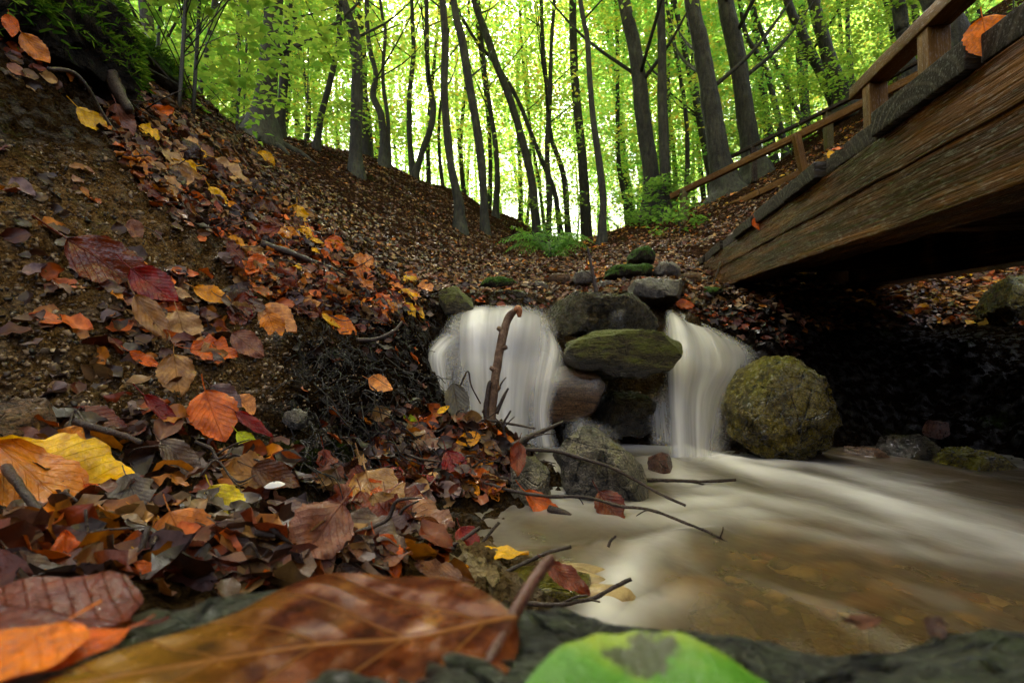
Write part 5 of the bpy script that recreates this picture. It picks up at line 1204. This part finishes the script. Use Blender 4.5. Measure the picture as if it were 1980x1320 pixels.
def build_litter():
    vs = []
    for k in range(14):
        V, f, uv = leaf_geo(random.uniform(.48, .78), random.choice((.12, .25, .45, -.2, .6)), random.uniform(.1, .5), random.uniform(.05, .12), 500+k, 9, 17, random.uniform(-.4, .4), random.choice((0, 0, .12, .2)), 1, True, 0, random.choice((0, .3, .5)))
        o = mesh('fallen_leaf', V, f, LEAFMAT, uv=uv); vs.append(o.data); COL.objects.unlink(o); bpy.data.objects.remove(o)
    adj = ['curled', 'wet', 'crinkled', 'folded']
    for name, poly, n, (s0, s1), cols, face in ZONES:
        xs = [p[0] for p in poly]; ys = [p[1] for p in poly]; k = 0; tr = 0
        while k < n and tr < 4000:
            tr += 1; x = random.uniform(min(xs), max(xs)); y = random.uniform(min(ys), max(ys))
            if not inside(poly, x, y): continue
            if any((x-q[0])**2+(y-q[1])**2 < (q[2]*.5+s1*.42)**2 for q in HERO if q[2] > 40): continue
            c = random.choice(cols); cn = CNAME[c]
            o = place(random.choice(vs), x, y, random.uniform(s0, s1), random.uniform(-180, 180) if random.random() < .35 else random.uniform(-95, 25), c,
                      '%s fallen beech leaf %s' % (cn, name), '%s leaves %s' % (cn, name), face*random.uniform(.4, 1.4), lift=random.uniform(.0, .008) if 'pile' in name else random.uniform(.003, .02))
            if o is not None: k += 1
    # countless small and far litter as one mass: leaves sown over the ground itself
    rng = np.random.default_rng(11)
    def sow(n, test, size, tilt, seed, cols, name, label, pts, nu=3, nv=4, lift=.004):
        x, y = pts; z = height(x, y); e = np.maximum(.03, .015*np.hypot(x, y))
        nx = -(height(x+e, y)-height(x-e, y))/(2*e); ny = -(height(x, y+e)-height(x, y-e))/(2*e)
        N = np.stack([nx, ny, np.ones_like(x)], -1); N /= np.linalg.norm(N, axis=1)[:, None]
        N = N+rng.normal(0, tilt, N.shape); N /= np.linalg.norm(N, axis=1)[:, None]
        a = rng.uniform(0, 2*np.pi, len(x)); X = np.stack([np.cos(a), np.sin(a), 0*a], -1); X -= N*(X*N).sum(1)[:, None]; X /= np.linalg.norm(X, axis=1)[:, None]; Y = np.cross(N, X)
        tv = []; 
        for k in range(6):
            V, f, uv = leaf_geo(rng.uniform(.5, .8), rng.choice([.2, .5, -.3, .8]), rng.uniform(.1, .6), .10, 700+k, nu, nv, rng.uniform(-.5, .5), stalk=False); V[:, 0] -= .5; tv.append((V, f, uv))
        k = rng.integers(0, 6, len(x)); s = rng.uniform(size[0], size[1], len(x)); T = np.array([t[0] for t in tv])[k]
        W = np.stack([x, y, z], -1)[:, None]+(X[:, None]*T[..., :1]+Y[:, None]*T[..., 1:2]+N[:, None]*T[..., 2:])*s[:, None, None]+N[:, None]*(lift+.05*s[:, None, None])
        m = T.shape[1]; fc = (np.tile(tv[0][1], (len(x), 1, 1))+(np.arange(len(x))*m)[:, None, None]).reshape(-1, 4)
        c = np.array([COLS[q] for q in cols])[rng.integers(0, len(cols), len(x))]*rng.uniform(.35, 1.0, (len(x), 1))*rng.choice([.7, 1.0, 1.5], (len(x), 1))
        o = mesh(name, W.reshape(-1, 3), fc, LITTERM, None, True, uv=np.tile(tv[0][2], (len(x), 1)), attrs={'tint': np.repeat(c, m, 0)})
        tag(o, label, 'leaf litter', kind='stuff'); return o
    global LITTERM
    t = NT('leaf_litter'); co = t.coord('Object'); n1 = t.noise(co, 70, 4, .65); b = t.attr('tint', 'Color')
    c = t.mix(t.rng(n1, .4, .65, 0, .7), b, t.mix(1.0, b, (.35, .28, .25), 'MULTIPLY'))
    tl = t.n('BsdfTranslucent'); t.l(c, tl.inputs[0])
    LITTERM = t.done(t.mixs(.15, t.bsdf(c, t.rng(n1, .3, .7, .3, .6), .4, t.bump(n1, .4, .004)), tl.outputs[0]))
    # near bank: sown by zones seen in the photo plus the hidden sides
    def zone_pts(polys, n):
        X, Y = [], []
        for poly, q in polys:
            xs = [p[0] for p in poly]; ys = [p[1] for p in poly]; k = 0; tr = 0
            while k < q and tr < q*6:
                tr += 1; x = random.uniform(min(xs), max(xs)); y = random.uniform(min(ys), max(ys))
                if not inside(poly, x, y): continue
                h = hit(x, y)
                if h is None or h[1] > 4.5 or h[2] < .012: continue
                X.append(h[0]+random.gauss(0, .015)); Y.append(h[1]+random.gauss(0, .02)); k += 1
        return np.array(X), np.array(Y)
    Z = {z[0]: z[1] for z in ZONES}; zl = list(Z.values())
    pts = zone_pts([(zl[0], 900), (zl[1], 1100), (zl[2], 120), (zl[3], 420), (zl[4], 420), ([(0,20),(200,60),(330,200),(200,200),(0,150)], 120), ([(0,260),(400,480),(480,800),(0,860)], 130)], 0)
    sow(0, None, (.022, .055), .45, 1, ['darkbrown','brown','redbrown','rust','orange','tan','rose','greybrown','darkbrown','ochre','violet'], 'leaf_litter', 'small broken brown and orange leaves carpeting the left bank', pts, 5, 7)
    pts = zone_pts([([(560,640),(830,640),(830,860),(640,900),(560,800)], 70), ([(1000,545),(1360,520),(1380,575),(1300,600),(880,590),(900,560)], 320), ([(1300,590),(1450,600),(1560,680),(1560,690),(1420,640)], 260),([(1900,500),(1980,500),(1980,640),(1880,545)], 420)], 0)
    sow(0, None, (.012, .045), .5, 2, ['darkbrown','darkbrown','brown','redbrown','rust','orange','slate'], 'leaf_litter', 'bits of dark wet leaves on the stream banks and round the falls', pts, 3, 5)
    # far slopes
    n = 125000; u = rng.uniform(-60, 60, n); r = np.exp(rng.uniform(math.log(2.2), math.log(24), n)); x = np.sin(np.radians(u))*r; y = np.cos(np.radians(u))*r
    z = height(x, y); e = 0*x+.1; m = fbm(np.stack([x*1.1, y*1.1, 0*x], -1), 31, 3)+.75 > rng.uniform(0, 1, n)*1.1
    v = (z-CZ)/r; ok = m & (v > .06)
    pts = (x[ok], y[ok])
    sow(0, None, (.026, .050), .42, 3, ['brown','rose','tan','greybrown','redbrown','paletan','brown','rose','tan','ochre','greybrown'], 'leaf_litter', 'brown leaf litter covering the far slopes of the gully', pts, 3, 3)
    n = 2600; u = rng.uniform(8, 45, n); r = np.exp(rng.uniform(math.log(3), math.log(10), n)); x = np.sin(np.radians(u))*r; y = np.cos(np.radians(u))*r
    m = (fbm(np.stack([x*.8, y*.8, 0*x], -1), 41, 2) > -.05); x, y = x[m], y[m]
    sow(0, None, (.04, .07), .4, 4, ['gold','yellow','peach','orange','ochre'], 'leaf_litter', 'freshly fallen yellow leaves scattered on the right slope by the path', (x, y), 3, 3)

# label, [(px,py,d)], width px at start, at end, side shoots [(start fraction, px,py)], material
TWIGS = [
 ('long thin dark twig reaching from the debris over the grey pointed rock', [(1008,868,1.0),(1070,872,.99),(1130,886,.95),(1185,905,.93),(1232,930,.92),(1280,955,.90),(1326,976,.88)], 9, 5, []),
 ('long crooked twig arching low over the pool and ending at the right', [(935,932,.95),(990,950,.93),(1060,958,.90),(1130,960,.88),(1195,975,.86),(1260,986,.83),(1330,1010,.80),(1385,1035,.77),(1420,1062,.74),(1448,1092,.71)], 8, 4, [(.30,1128,975),(.55,1230,997),(.80,1398,1018)]),
 ('short stiff twig pointing up right over the floating yellow leaf', [(942,1138,.57),(975,1112,.57),(1015,1088,.58),(1060,1066,.59),(1106,1054,.60)], 9, 8, []),
 ('forked dark twig lying above the back edge of the slab', [(1012,1168,.50),(1070,1172,.50),(1110,1166,.50),(1150,1152,.50),(1188,1133,.50),(1220,1120,.50)], 9, 8, [(.35,1160,1163),(.25,1136,1150)]),
 ('straight black twig lying on the foam right of the pointed rock', [(1240,926,1.1),(1300,930,1.1),(1360,932,1.1),(1420,929,1.1)], 8, 6, [(.3,1368,938)]),
 ('black stub of wood with a thin tail in the shallow water', [(1062,985,.90),(1085,992,.89),(1104,996,.88)], 16, 10, [(.7,1125,1018),(.7,1155,1045)]),
 ('splintered brown branch stub rising from the debris towards the rocks', [(990,868,1.06),(1020,848,1.08),(1055,830,1.10),(1090,814,1.12)], 15, 5, [(.35,1072,838)]),
 ('thin dark twig lying across the debris under the upright stick', [(895,818,1.13),(940,812,1.13),(990,818,1.12),(1036,828,1.11)], 6, 4, []),
 ('forked thin twig standing before the cascade with a hanging leaf', [(878,770,1.13),(890,745,1.13),(906,717,1.13),(912,745,1.13),(931,779,1.13)], 4, 3, [(.2,868,748)]),
 ('dark twig leaning right at the shore, left of two', [(800,1085,.68),(850,1065,.69),(890,1045,.70),(932,1018,.71)], 9, 7, []),
 ('dark twig leaning right at the shore, right of two', [(925,1062,.70),(942,1040,.70),(964,1010,.71)], 6, 6, []),
 ('thin twig running through the leaf pile towards the shore', [(745,1012,.76),(790,1022,.74),(830,1042,.72),(858,1072,.70)], 5, 4, []),
 ('stout black twig slanting under the big yellow leaf at the left edge', [(5,905,.50),(40,950,.47),(90,1000,.46),(150,1040,.45),(205,1066,.45),(262,1068,.45)], 20, 7, []),
 ('short black branch lying above the big yellow leaf', [(145,815,.62),(190,828,.61),(235,842,.60),(275,855,.59)], 15, 10, []),
 ('dark branch lying down the litter slope above the cascades', [(505,470,1.45),(560,488,1.5),(610,508,1.55),(660,528,1.65),(700,552,1.75),(735,590,1.75)], 13, 6, []),
 ('grey curved root end on the black bank left of the cascade', [(690,655,1.18),(730,655,1.2),(760,640,1.22),(778,622,1.24)], 9, 6, []),
 ('thin dark stick standing in the stream bed above the falls', [(1154,570,2.2),(1150,545,2.2),(1142,510,2.2),(1136,478,2.2)], 9, 4, [(.4,1128,522),(.75,1146,490)]),
 ('fallen log end across the stream bed above the left cascade', [(930,572,2.3),(985,568,2.35),(1035,560,2.45)], 12, 8, []),
 ('dark bent branch lying on the upper left bank below the moss', [(95,135,1.25),(140,140,1.3),(165,165,1.33),(195,215,1.38),(240,285,1.42),(290,350,1.45)], 8, 4, []),
 ('long thin branch lying along the crest of the left bank', [(180,20,2.2),(225,90,2.3),(275,155,2.4),(320,220,2.45),(350,280,2.4)], 6, 3, []),
 ('dark stubby broken root under the mossy earth hump', [(205,130,1.6),(225,170,1.58),(250,215,1.57)], 34, 16, []),
 ('dark twig in the leaf pile pointing at the grey brown leaf', [(600,1100,.55),(640,1080,.56),(690,1060,.58)], 8, 6, []),
 ('black twig crossing the leaf pile left of the blurred spot', [(660,1012,.72),(710,990,.74),(755,972,.78)], 6, 5, []),
 ('thin twig hanging before the beam end of the bridge', [(1377,580,2.5),(1380,548,2.5),(1394,505,2.5)], 4, 2, [(.4,1366,545)]),
 ('tiny twig poking from the water by the sunken slab', [(1175,1058,.72),(1183,1046,.72),(1190,1036,.72)], 6, 5, []),
 ('spiky dark twig standing up in the debris beside the stick foot', [(980,880,1.08),(978,850,1.09),(972,822,1.09),(985,795,1.09)], 7, 4, [(.5,958,808),(.6,995,805)]),
]
def build_twigs():
    tm = mat_twig()
    def twig(lab, pts, w0, w1, shoots, mat, group=None, cat='twig', name='twig', bump=.22, sides=8):
        p = np.array([P(*q) for q in pts]); d = p[:, 1].mean(); r = np.linspace(w0, w1, len(pts))*d/F/2
        c = p.mean(0); g = Geo(); n = 6*(len(pts)-1)+1
        q = p+np.random.default_rng(len(lab)).normal(0, .0012, p.shape)
        g.tube(q, r, sides, n, bump, len(lab), 180)
        for (t, sx, sy) in shoots:
            k = t*(len(pts)-1); i = min(int(k), len(pts)-2); a = p[i]+(p[i+1]-p[i])*(k-i); e = P(sx, sy, a[1]); m = (a+e)/2+np.array([.002, 0, .003])
            rr = w1*d/F/2*.75; g.tube([a, m, e], [rr, rr*.8, rr*.55], 6, 8, .2, 3, 180)
        o = g.build(name, mat, None, c); return tag(o, lab, cat, group)
    for lab, pts, w0, w1, sh in TWIGS: twig(lab, pts, w0, w1, sh, tm)
    # the upright stick in front of the left cascade
    sm = mat_twig('peeling_stick_bark', (.035, .018, .010), (.12, .065, .036), (.30, .20, .125), .9, (.22, .55))
    pts = [(944,838,1.17),(948,800,1.18),(953,760,1.185),(960,715,1.19),(967,675,1.20),(975,640,1.205),(983,615,1.21),(996,600,1.20)]
    p = np.array([P(*q) for q in pts]); r = np.array([17, 22, 20, 19, 18, 18, 17, 12])*1.19/F/2
    root = empty('stick', p[0], 'knobbly brown stick standing upright in the debris before the left cascade', 'stick')
    g = Geo(); g.tube(p, r, 16, 60, .16, 3, 38)
    for (i, dx, dz) in ((1, -.014, .006), (2, .013, .012), (3, -.012, .004), (4, .013, .004), (5, -.013, .006)):
        a = p[i]; g.tube([a, a+[dx*.7, -.004, dz*.7], a+[dx*1.25, -.006, dz*1.3]], [.0075, .0065, .0045], 8, 6, .2, 3, 150)
    g.build('shaft', sm, root)
    g = Geo(); g.tube([p[-1], p[-1]+[.008, -.003, .003], p[-1]+[.010, -.004, -.016]], [.007, .009, .004], 10, 10, .2, 5, 120)
    g.build('hooked_tip', mat_twig('torn_bark', (.12, .04, .015), (.30, .11, .04), (.45, .22, .10), .6), root)
    g = Geo(); q = [P(944, 828, 1.165), P(940, 790, 1.17), P(946, 745, 1.17), P(948, 735, 1.17)]; g.tube(q, [.006, .007, .005, .002], 8, 16, .2, 6, 120)
    q = [P(960, 800, 1.175), P(975, 765, 1.18), P(983, 750, 1.18)]; g.tube(q, [.005, .004, .002], 7, 12, .2, 6, 120)
    q = [P(964, 755, 1.185), P(970, 740, 1.185), P(979, 729, 1.185)]; g.tube(q, [.0025, .002, .001], 6, 10, .2, 6, 120)
    g.build('side_shoot', tm, root)
    # pale split stalk beside the big leaf
    g = Geo(); g.tube([P(1003, 1210, .188), P(1014, 1260, .170), P(1028, 1335, .150)], [.0012, .0017, .002], 8, 16, .1, 2, 200)
    tag(g.build('twig', mat_twig('pale_stalk', (.08, .075, .05), (.16, .15, .11), (.28, .27, .22), .3), None, P(1014, 1260, .17)), 'pale green grey stalk lying on the slab beside the big leaf', 'twig')
    # thin twigs strewn in the litter, told apart by nothing
    rng = random.Random(5)
    for (x0, y0, x1, y1, n, lab, grp) in [(180,120,620,460,22,'thin dark twig lying in the leaf litter of the upper left bank','thin twigs of the upper left bank'),(420,440,820,640,14,'thin dark twig among the orange litter leading to the falls','thin twigs of the orange litter band'),
                                   (100,860,860,1110,16,'thin dark twig caught in the big lower left leaf pile','thin twigs of the lower left leaf pile'),(760,830,1010,960,14,'fine black twig sticking out of the debris heap','fine twigs of the debris heap')]:
        k = 0
        for _ in range(200):
            if k >= n: break
            x = rng.uniform(x0, x1); y = rng.uniform(y0, y1); h = hit(x, y)
            if h is None or h[1] > 3 or h[2] < .02: continue
            a = rng.uniform(-1.2, .6); L = rng.uniform(35, 120)*h[1]/F; dv = RIGHT*math.cos(a)+UP*math.sin(a)
            q = []
            for s in (0, .3, .6, 1):
                w = h+dv*L*s+np.array([rng.gauss(0, .006), rng.gauss(0, .006), 0]); w[2] = max(w[2], height(w[0], w[1])+.008)+rng.uniform(.004, .022); q.append(w)
            w = rng.uniform(.0012, .0028); g = Geo(); g.tube(q, [w, w, w*.8, w*.4], 6, 14, .2, k, 200)
            tag(g.build('twig', tm, None, h), lab, 'twig', grp); k += 1
    # fine black root hairs hanging from the bank
    rm = mat_twig('fine_roots', (.003, .002, .002), (.008, .006, .005), (.022, .017, .014), .4, (.45, .8)); g = Geo()
    for k in range(620):
        x = rng.uniform(560, 850); y = rng.uniform(590, 930); h = hit(x, y)
        if h is None or h[1] > 2.2 or h[2] < .02: continue
        n = normal(h[0], h[1]); q = [h+n*.003]; L = rng.uniform(.03, .11); dv = np.array([rng.gauss(0, .5), rng.gauss(0, .3)-.3, -rng.uniform(.2, 1)]); dv /= np.linalg.norm(dv)
        for s in (.33, .66, 1): q.append(h+dv*L*s+n*rng.uniform(.004, .022)+np.array([rng.gauss(0, .007), rng.gauss(0, .007), rng.gauss(0, .006)]))
        w = rng.uniform(.0005, .0016); g.tube(q, [w, w, w*.8, w*.4], 5, 9)
    tag(g.build('root_tangle', rm, None, hit(700, 780)), 'tangle of fine black wet roots hanging from the bank left of the falls', 'roots', kind='stuff')
    # white shell fragments
    wm = NT('white_shell'); m = wm.done(wm.bsdf(wm.mix(wm.noise(wm.coord(), 60), (.62, .6, .55), (.82, .8, .76)), .3))
    for (px, py, w, h, lab, rot) in [(543, 964, 40, 14, 'small white shell piece in the leaf pile above the violet leaf', 8), (655, 1022, 46, 15, 'white shell sliver at the right edge of the crumpled rosy leaf', -40)]:
        b = hit(px, py); s = w*b[1]/F; u, v = np.meshgrid(np.linspace(0, 2*np.pi, 25), np.linspace(0.15, 1, 7)); rr = v*s/2
        V = np.stack([rr*np.cos(u), .3*rr*np.sin(u), .18*s*(1-v**2)+.16*rr*np.sin(u)], -1).reshape(-1, 3); a = math.radians(rot); R = np.array([[math.cos(a), 0, -math.sin(a)], [0, 1, 0], [math.sin(a), 0, math.cos(a)]])
        tag(mesh('shell', V @ R.T+b+[0, -.02, .022], grid_faces(25, 7), m, None, True, b), lab, 'shell')

def build_crumbs():
    """crumbs of soil and grit on the bare bank, one mass"""
    rng = np.random.default_rng(23); v0, f0 = ico(1); V, Fc, T = [], [], []; k = 0
    polys = [([(0,260),(230,300),(420,480),(560,700),(560,800),(0,860)], 3600, (.001, .006)), ([(300,640),(820,600),(840,900),(560,940)], 1200, (.001, .004))]
    for poly, n, (s0, s1) in polys:
        xs = [p[0] for p in poly]; ys = [p[1] for p in poly]; m = 0
        for _ in range(n*3):
            if m >= n: break
            x = random.uniform(min(xs), max(xs)); y = random.uniform(min(ys), max(ys))
            if not inside(poly, x, y): continue
            h = hit(x, y)
            if h is None or h[2] < .02 or h[1] > 2: continue
            s = s0+(s1-s0)*random.random()**3; w = v0*(1+.45*rng.normal(0, 1, (len(v0), 1)))*s*rng.uniform(.6, 1.2, 3)+h
            V.append(w); Fc.append(f0+k); k += len(v0); m += 1
            c = np.array(random.choice([(.09, .05, .018), (.16, .09, .035), (.05, .026, .010), (.24, .155, .075), (.02, .012, .006), (.30, .22, .13)])); T.append(np.repeat(c[None]*random.uniform(.6, 1.2), len(v0), 0))
    o = mesh('gravel', np.vstack(V), np.vstack(Fc), LITTERM, None, False, uv=np.zeros((k, 2)), attrs={'tint': np.vstack(T)})
    tag(o, 'crumbs of soil and grit on the bare left bank', 'soil crumbs', kind='stuff')
# ------------------------------------------------------------------ ferns, shrubs, saplings
def mat_plant(name, c0, c1, t0, t1):
    t = NT(name); g = t.n('NewGeometry'); r = g.outputs['Random Per Island']; d = t.n('BsdfDiffuse'); tl = t.n('BsdfTranslucent')
    t.l(t.mix(r, c0, c1), d.inputs[0]); t.l(t.mix(r, t0, t1), tl.inputs[0])
    gl = t.n('BsdfGlossy'); gl.inputs['Roughness'].default_value = .4; gl.inputs[0].default_value = (.6, .6, .6, 1)
    return t.done(t.mixs(.05, t.mixs(.5, d.outputs[0], tl.outputs[0]), gl.outputs[0]))
def frond(base, tip, droop, w, n, rng):
    """a fern frond: rachis plus paired pinnae; returns verts, quads"""
    t = np.linspace(0, 1, n)[:, None]; c = base+(tip-base)*t; c[:, 2] += droop*(4*t[:, 0]*(1-t[:, 0])); tan = np.gradient(c, axis=0); tan /= np.linalg.norm(tan, axis=1)[:, None]
    sd = np.cross(tan, [0, 0, 1]); sd /= np.linalg.norm(sd, axis=1)[:, None]; V = []
    for s in (-1, 1):
        L = w*np.sin(np.pi*np.clip(t*.9+.08, 0, 1))**.8; d = sd*s*.9+tan*.45+rng.normal(0, .08, c.shape); p = c; q = tan*w*.16
        V.append(np.stack([p-q*.5, p+d*L*.5-q*.35+[0, 0, .0], p+d*L-np.array([0, 0, 1])*L*.18, p+d*L*.5+q*.6], 1))
    V = np.concatenate(V).reshape(-1, 3); return V
def build_plants():
    fm = mat_plant('fern_frond', (.03, .085, .02), (.06, .14, .03), (.12, .30, .05), (.22, .42, .07)); sm = mat_plant('shrub_leaf', (.03, .085, .02), (.07, .15, .03), (.14, .32, .05), (.28, .48, .07))
    lm = mat_plant('sapling_leaf', (.05, .12, .015), (.11, .18, .02), (.22, .46, .05), (.46, .62, .08)); stem = mat_twig('plant_stem', (.010, .010, .006), (.025, .023, .012), (.05, .045, .025), .3)
    rng = np.random.default_rng(17)
    for (px, py, d, r, n, lab) in [(1066, 500, 5.2, .34, 26, 'spreading green fern at the head of the stream under the slanting beech'), (1400, 368, 7.4, .34, 20, 'low green fern at the foot of the thick tagged beech'), (1195, 438, 8, .30, 12, 'small fern on the right slope below the slender trunk')]:
        b = base_point(px, py, d); root = empty('fern', b, lab, 'fern'); V = []
        for k in range(n):
            a = rng.uniform(0, 6.28); L = r*rng.uniform(.6, 1.25); V.append(frond(b+np.array([0, 0, .02]), b+np.array([math.cos(a)*L*1.3, math.sin(a)*L, rng.uniform(.02, .26)]), .12, r*.34, 16, rng))
        V = np.vstack(V); mesh('fronds', V, np.arange(len(V)).reshape(-1, 4), fm, root, False)
        g = Geo()
        for k in range(5): g.tube([b-[0, 0, .05], b+[rng.normal(0, .03), rng.normal(0, .03), .10]], [.008, .004], 5, 4)
        g.build('stem', stem, root)
    def bush(px, py, d, w, h, nsp, per, size, lab, cat, name, mat, layers=False, group=None):
        b = base_point(px, py, d); root = empty(name, b, lab, cat, group); c = []; g = Geo()
        for k in range(nsp):
            a = rng.uniform(0, 6.28); q = math.sqrt(rng.uniform(.03, 1)); z = h*rng.uniform(.12, 1); f = 1-.5*(z/h) if not layers else 1
            e = b+np.array([math.cos(a)*w*q*f, math.sin(a)*w*q*f, z]); c.append(e)
            if k % 4 == 0: g.tube([b+np.array([0, 0, z*.3]), (b+e)/2+np.array([0, 0, z*.22]), e], [.0035, .003, .0015], 5, 7)
        g.tube([b-[0, 0, .15], b+[0.02, 0, h*.4], b+[0, 0, h*.8]], [.011, .008, .003], 6, 8)
        v, f = spray_cloud(rng, np.array(c), per, size*4.2, size, .3); mesh('foliage', v, f, mat, root, False); g.build('stem', stem, root)
    bush(1285, 425, 7.3, .42, .75, 26, 26, .075, 'leafy green shrub at the foot of the big olive trunk', 'shrub', 'shrub', sm)
    bush(1312, 452, 6.7, .30, .32, 12, 22, .07, 'low green plant by the greenish handrail post', 'plant', 'shrub', sm)
    bush(1238, 438, 7.5, .40, .22, 12, 20, .06, 'trailing green plant left of the shrub by the olive trunk', 'plant', 'shrub', sm)
    for i, (px, py, d, w, h, n, lab) in enumerate([
        (345, 215, 4.9, .75, 2.1, 46, 'bright young beech sapling on the crest at the upper left'), (372, 225, 6.2, .7, 2.4, 40, 'second bright beech sapling left of the thick dark trunk'),
        (300, 150, 5.2, .7, 1.8, 30, 'small sapling with thin twigs close to the moss cushion'), (455, 250, 7.0, .45, .8, 14, 'small leafy sapling at the left foot of the thick dark trunk'),
        (590, 285, 8.5, .9, 2.4, 34, 'yellow green sapling right of the thick dark trunk'), (470, 250, 9.5, 1.2, 4.2, 60, 'taller sapling behind the thick dark trunk'),
        (1650, 215, 7.6, 1.0, 1.9, 44, 'beech sapling with layered pale green sprays behind the brown handrail'), (1760, 180, 7.0, 1.0, 1.9, 48, 'layered green sapling right of the crossing trunks behind the handrail'),
        (1530, 290, 9.0, .9, 1.6, 30, 'small sapling with flat sprays above the middle of the fence'), (1870, 120, 6.6, 1.0, 1.8, 36, 'green sapling behind the nearer bridge post'),
        (1450, 330, 10, 1.0, 2.6, 34, 'sapling between the two stout beeches by the handrail'), (1960, 60, 7.0, .9, 1.4, 26, 'sapling at the top right corner above the planks'), (1050, 470, 9.5, .7, .9, 22, 'low green sapling at the foot of the slanting beech')]):
        bush(px, py, d, w, h, n, 34, .07, lab, 'sapling', 'beech_sapling', lm, True)
    return
# ------------------------------------------------------------------ light
SUN_EL, SUN_AZ = 46, -14          # sun ahead of the camera, a little to the left, behind the trees
def setup_light():
    w = bpy.data.worlds.new('World'); SC.world = w; w.use_nodes = True
    nt = w.node_tree; bg = nt.nodes['Background']
    s = nt.nodes.new('ShaderNodeTexSky'); s.sky_type = 'NISHITA'; s.sun_disc = False
    s.sun_elevation = math.radians(SUN_EL); s.sun_rotation = math.radians(SUN_AZ)
    s.air_density = 1.0; s.dust_density = 6.0; s.ozone_density = 1.0
    hs = nt.nodes.new('ShaderNodeHueSaturation'); hs.inputs['Saturation'].default_value = .42
    nt.links.new(s.outputs[0], hs.inputs['Color']); mx = nt.nodes.new('ShaderNodeMix'); mx.data_type = 'RGBA'; mx.blend_type = 'MULTIPLY'; mx.inputs[0].default_value = 1; mx.inputs[7].default_value = (1, .965, .985, 1)
    nt.links.new(hs.outputs[0], mx.inputs[6]); nt.links.new(mx.outputs[2], bg.inputs[0]); bg.inputs[1].default_value = .095
    l = bpy.data.lights.new('sun', 'SUN'); l.energy = 5.0; l.angle = math.radians(5); l.color = (1, .95, .92)
    o = bpy.data.objects.new('sun', l); COL.objects.link(o)
    e, a = math.radians(SUN_EL), math.radians(SUN_AZ)
    d = Vector((math.sin(a)*math.cos(e), math.cos(a)*math.cos(e), math.sin(e)))
    o.rotation_euler = d.to_track_quat('Z', 'Y').to_euler(); o.location = (0, 0, 20)
    SC.view_settings.view_transform = 'Standard'; SC.view_settings.look = 'None'
    SC.view_settings.exposure = 3.2; SC.view_settings.gamma = 1
    SC.render.engine = 'CYCLES'
    cy = SC.cycles; cy.max_bounces = 7; cy.diffuse_bounces = 3; cy.glossy_bounces = 2; cy.transmission_bounces = 5; cy.transparent_max_bounces = 12
    cy.use_denoising = True; cy.sample_clamp_indirect = 4; cy.caustics_reflective = False; cy.caustics_refractive = False

setup_camera(); setup_light(); build_ground(); build_trees(); build_far_wood(); build_shade_trees()
hump, cushion = build_rocks()
MOSSM = mat_moss(); moss_blades(hump, 5200, .035, MOSSM, 3, -.1); moss_blades(cushion, 1800, .04, MOSSM, 4)
build_water(); RAILM, BEAMM = build_bridge(); build_fences(RAILM)
build_hero_leaves(); build_litter(); build_crumbs(); build_pebbles(); build_twigs(); build_plants()
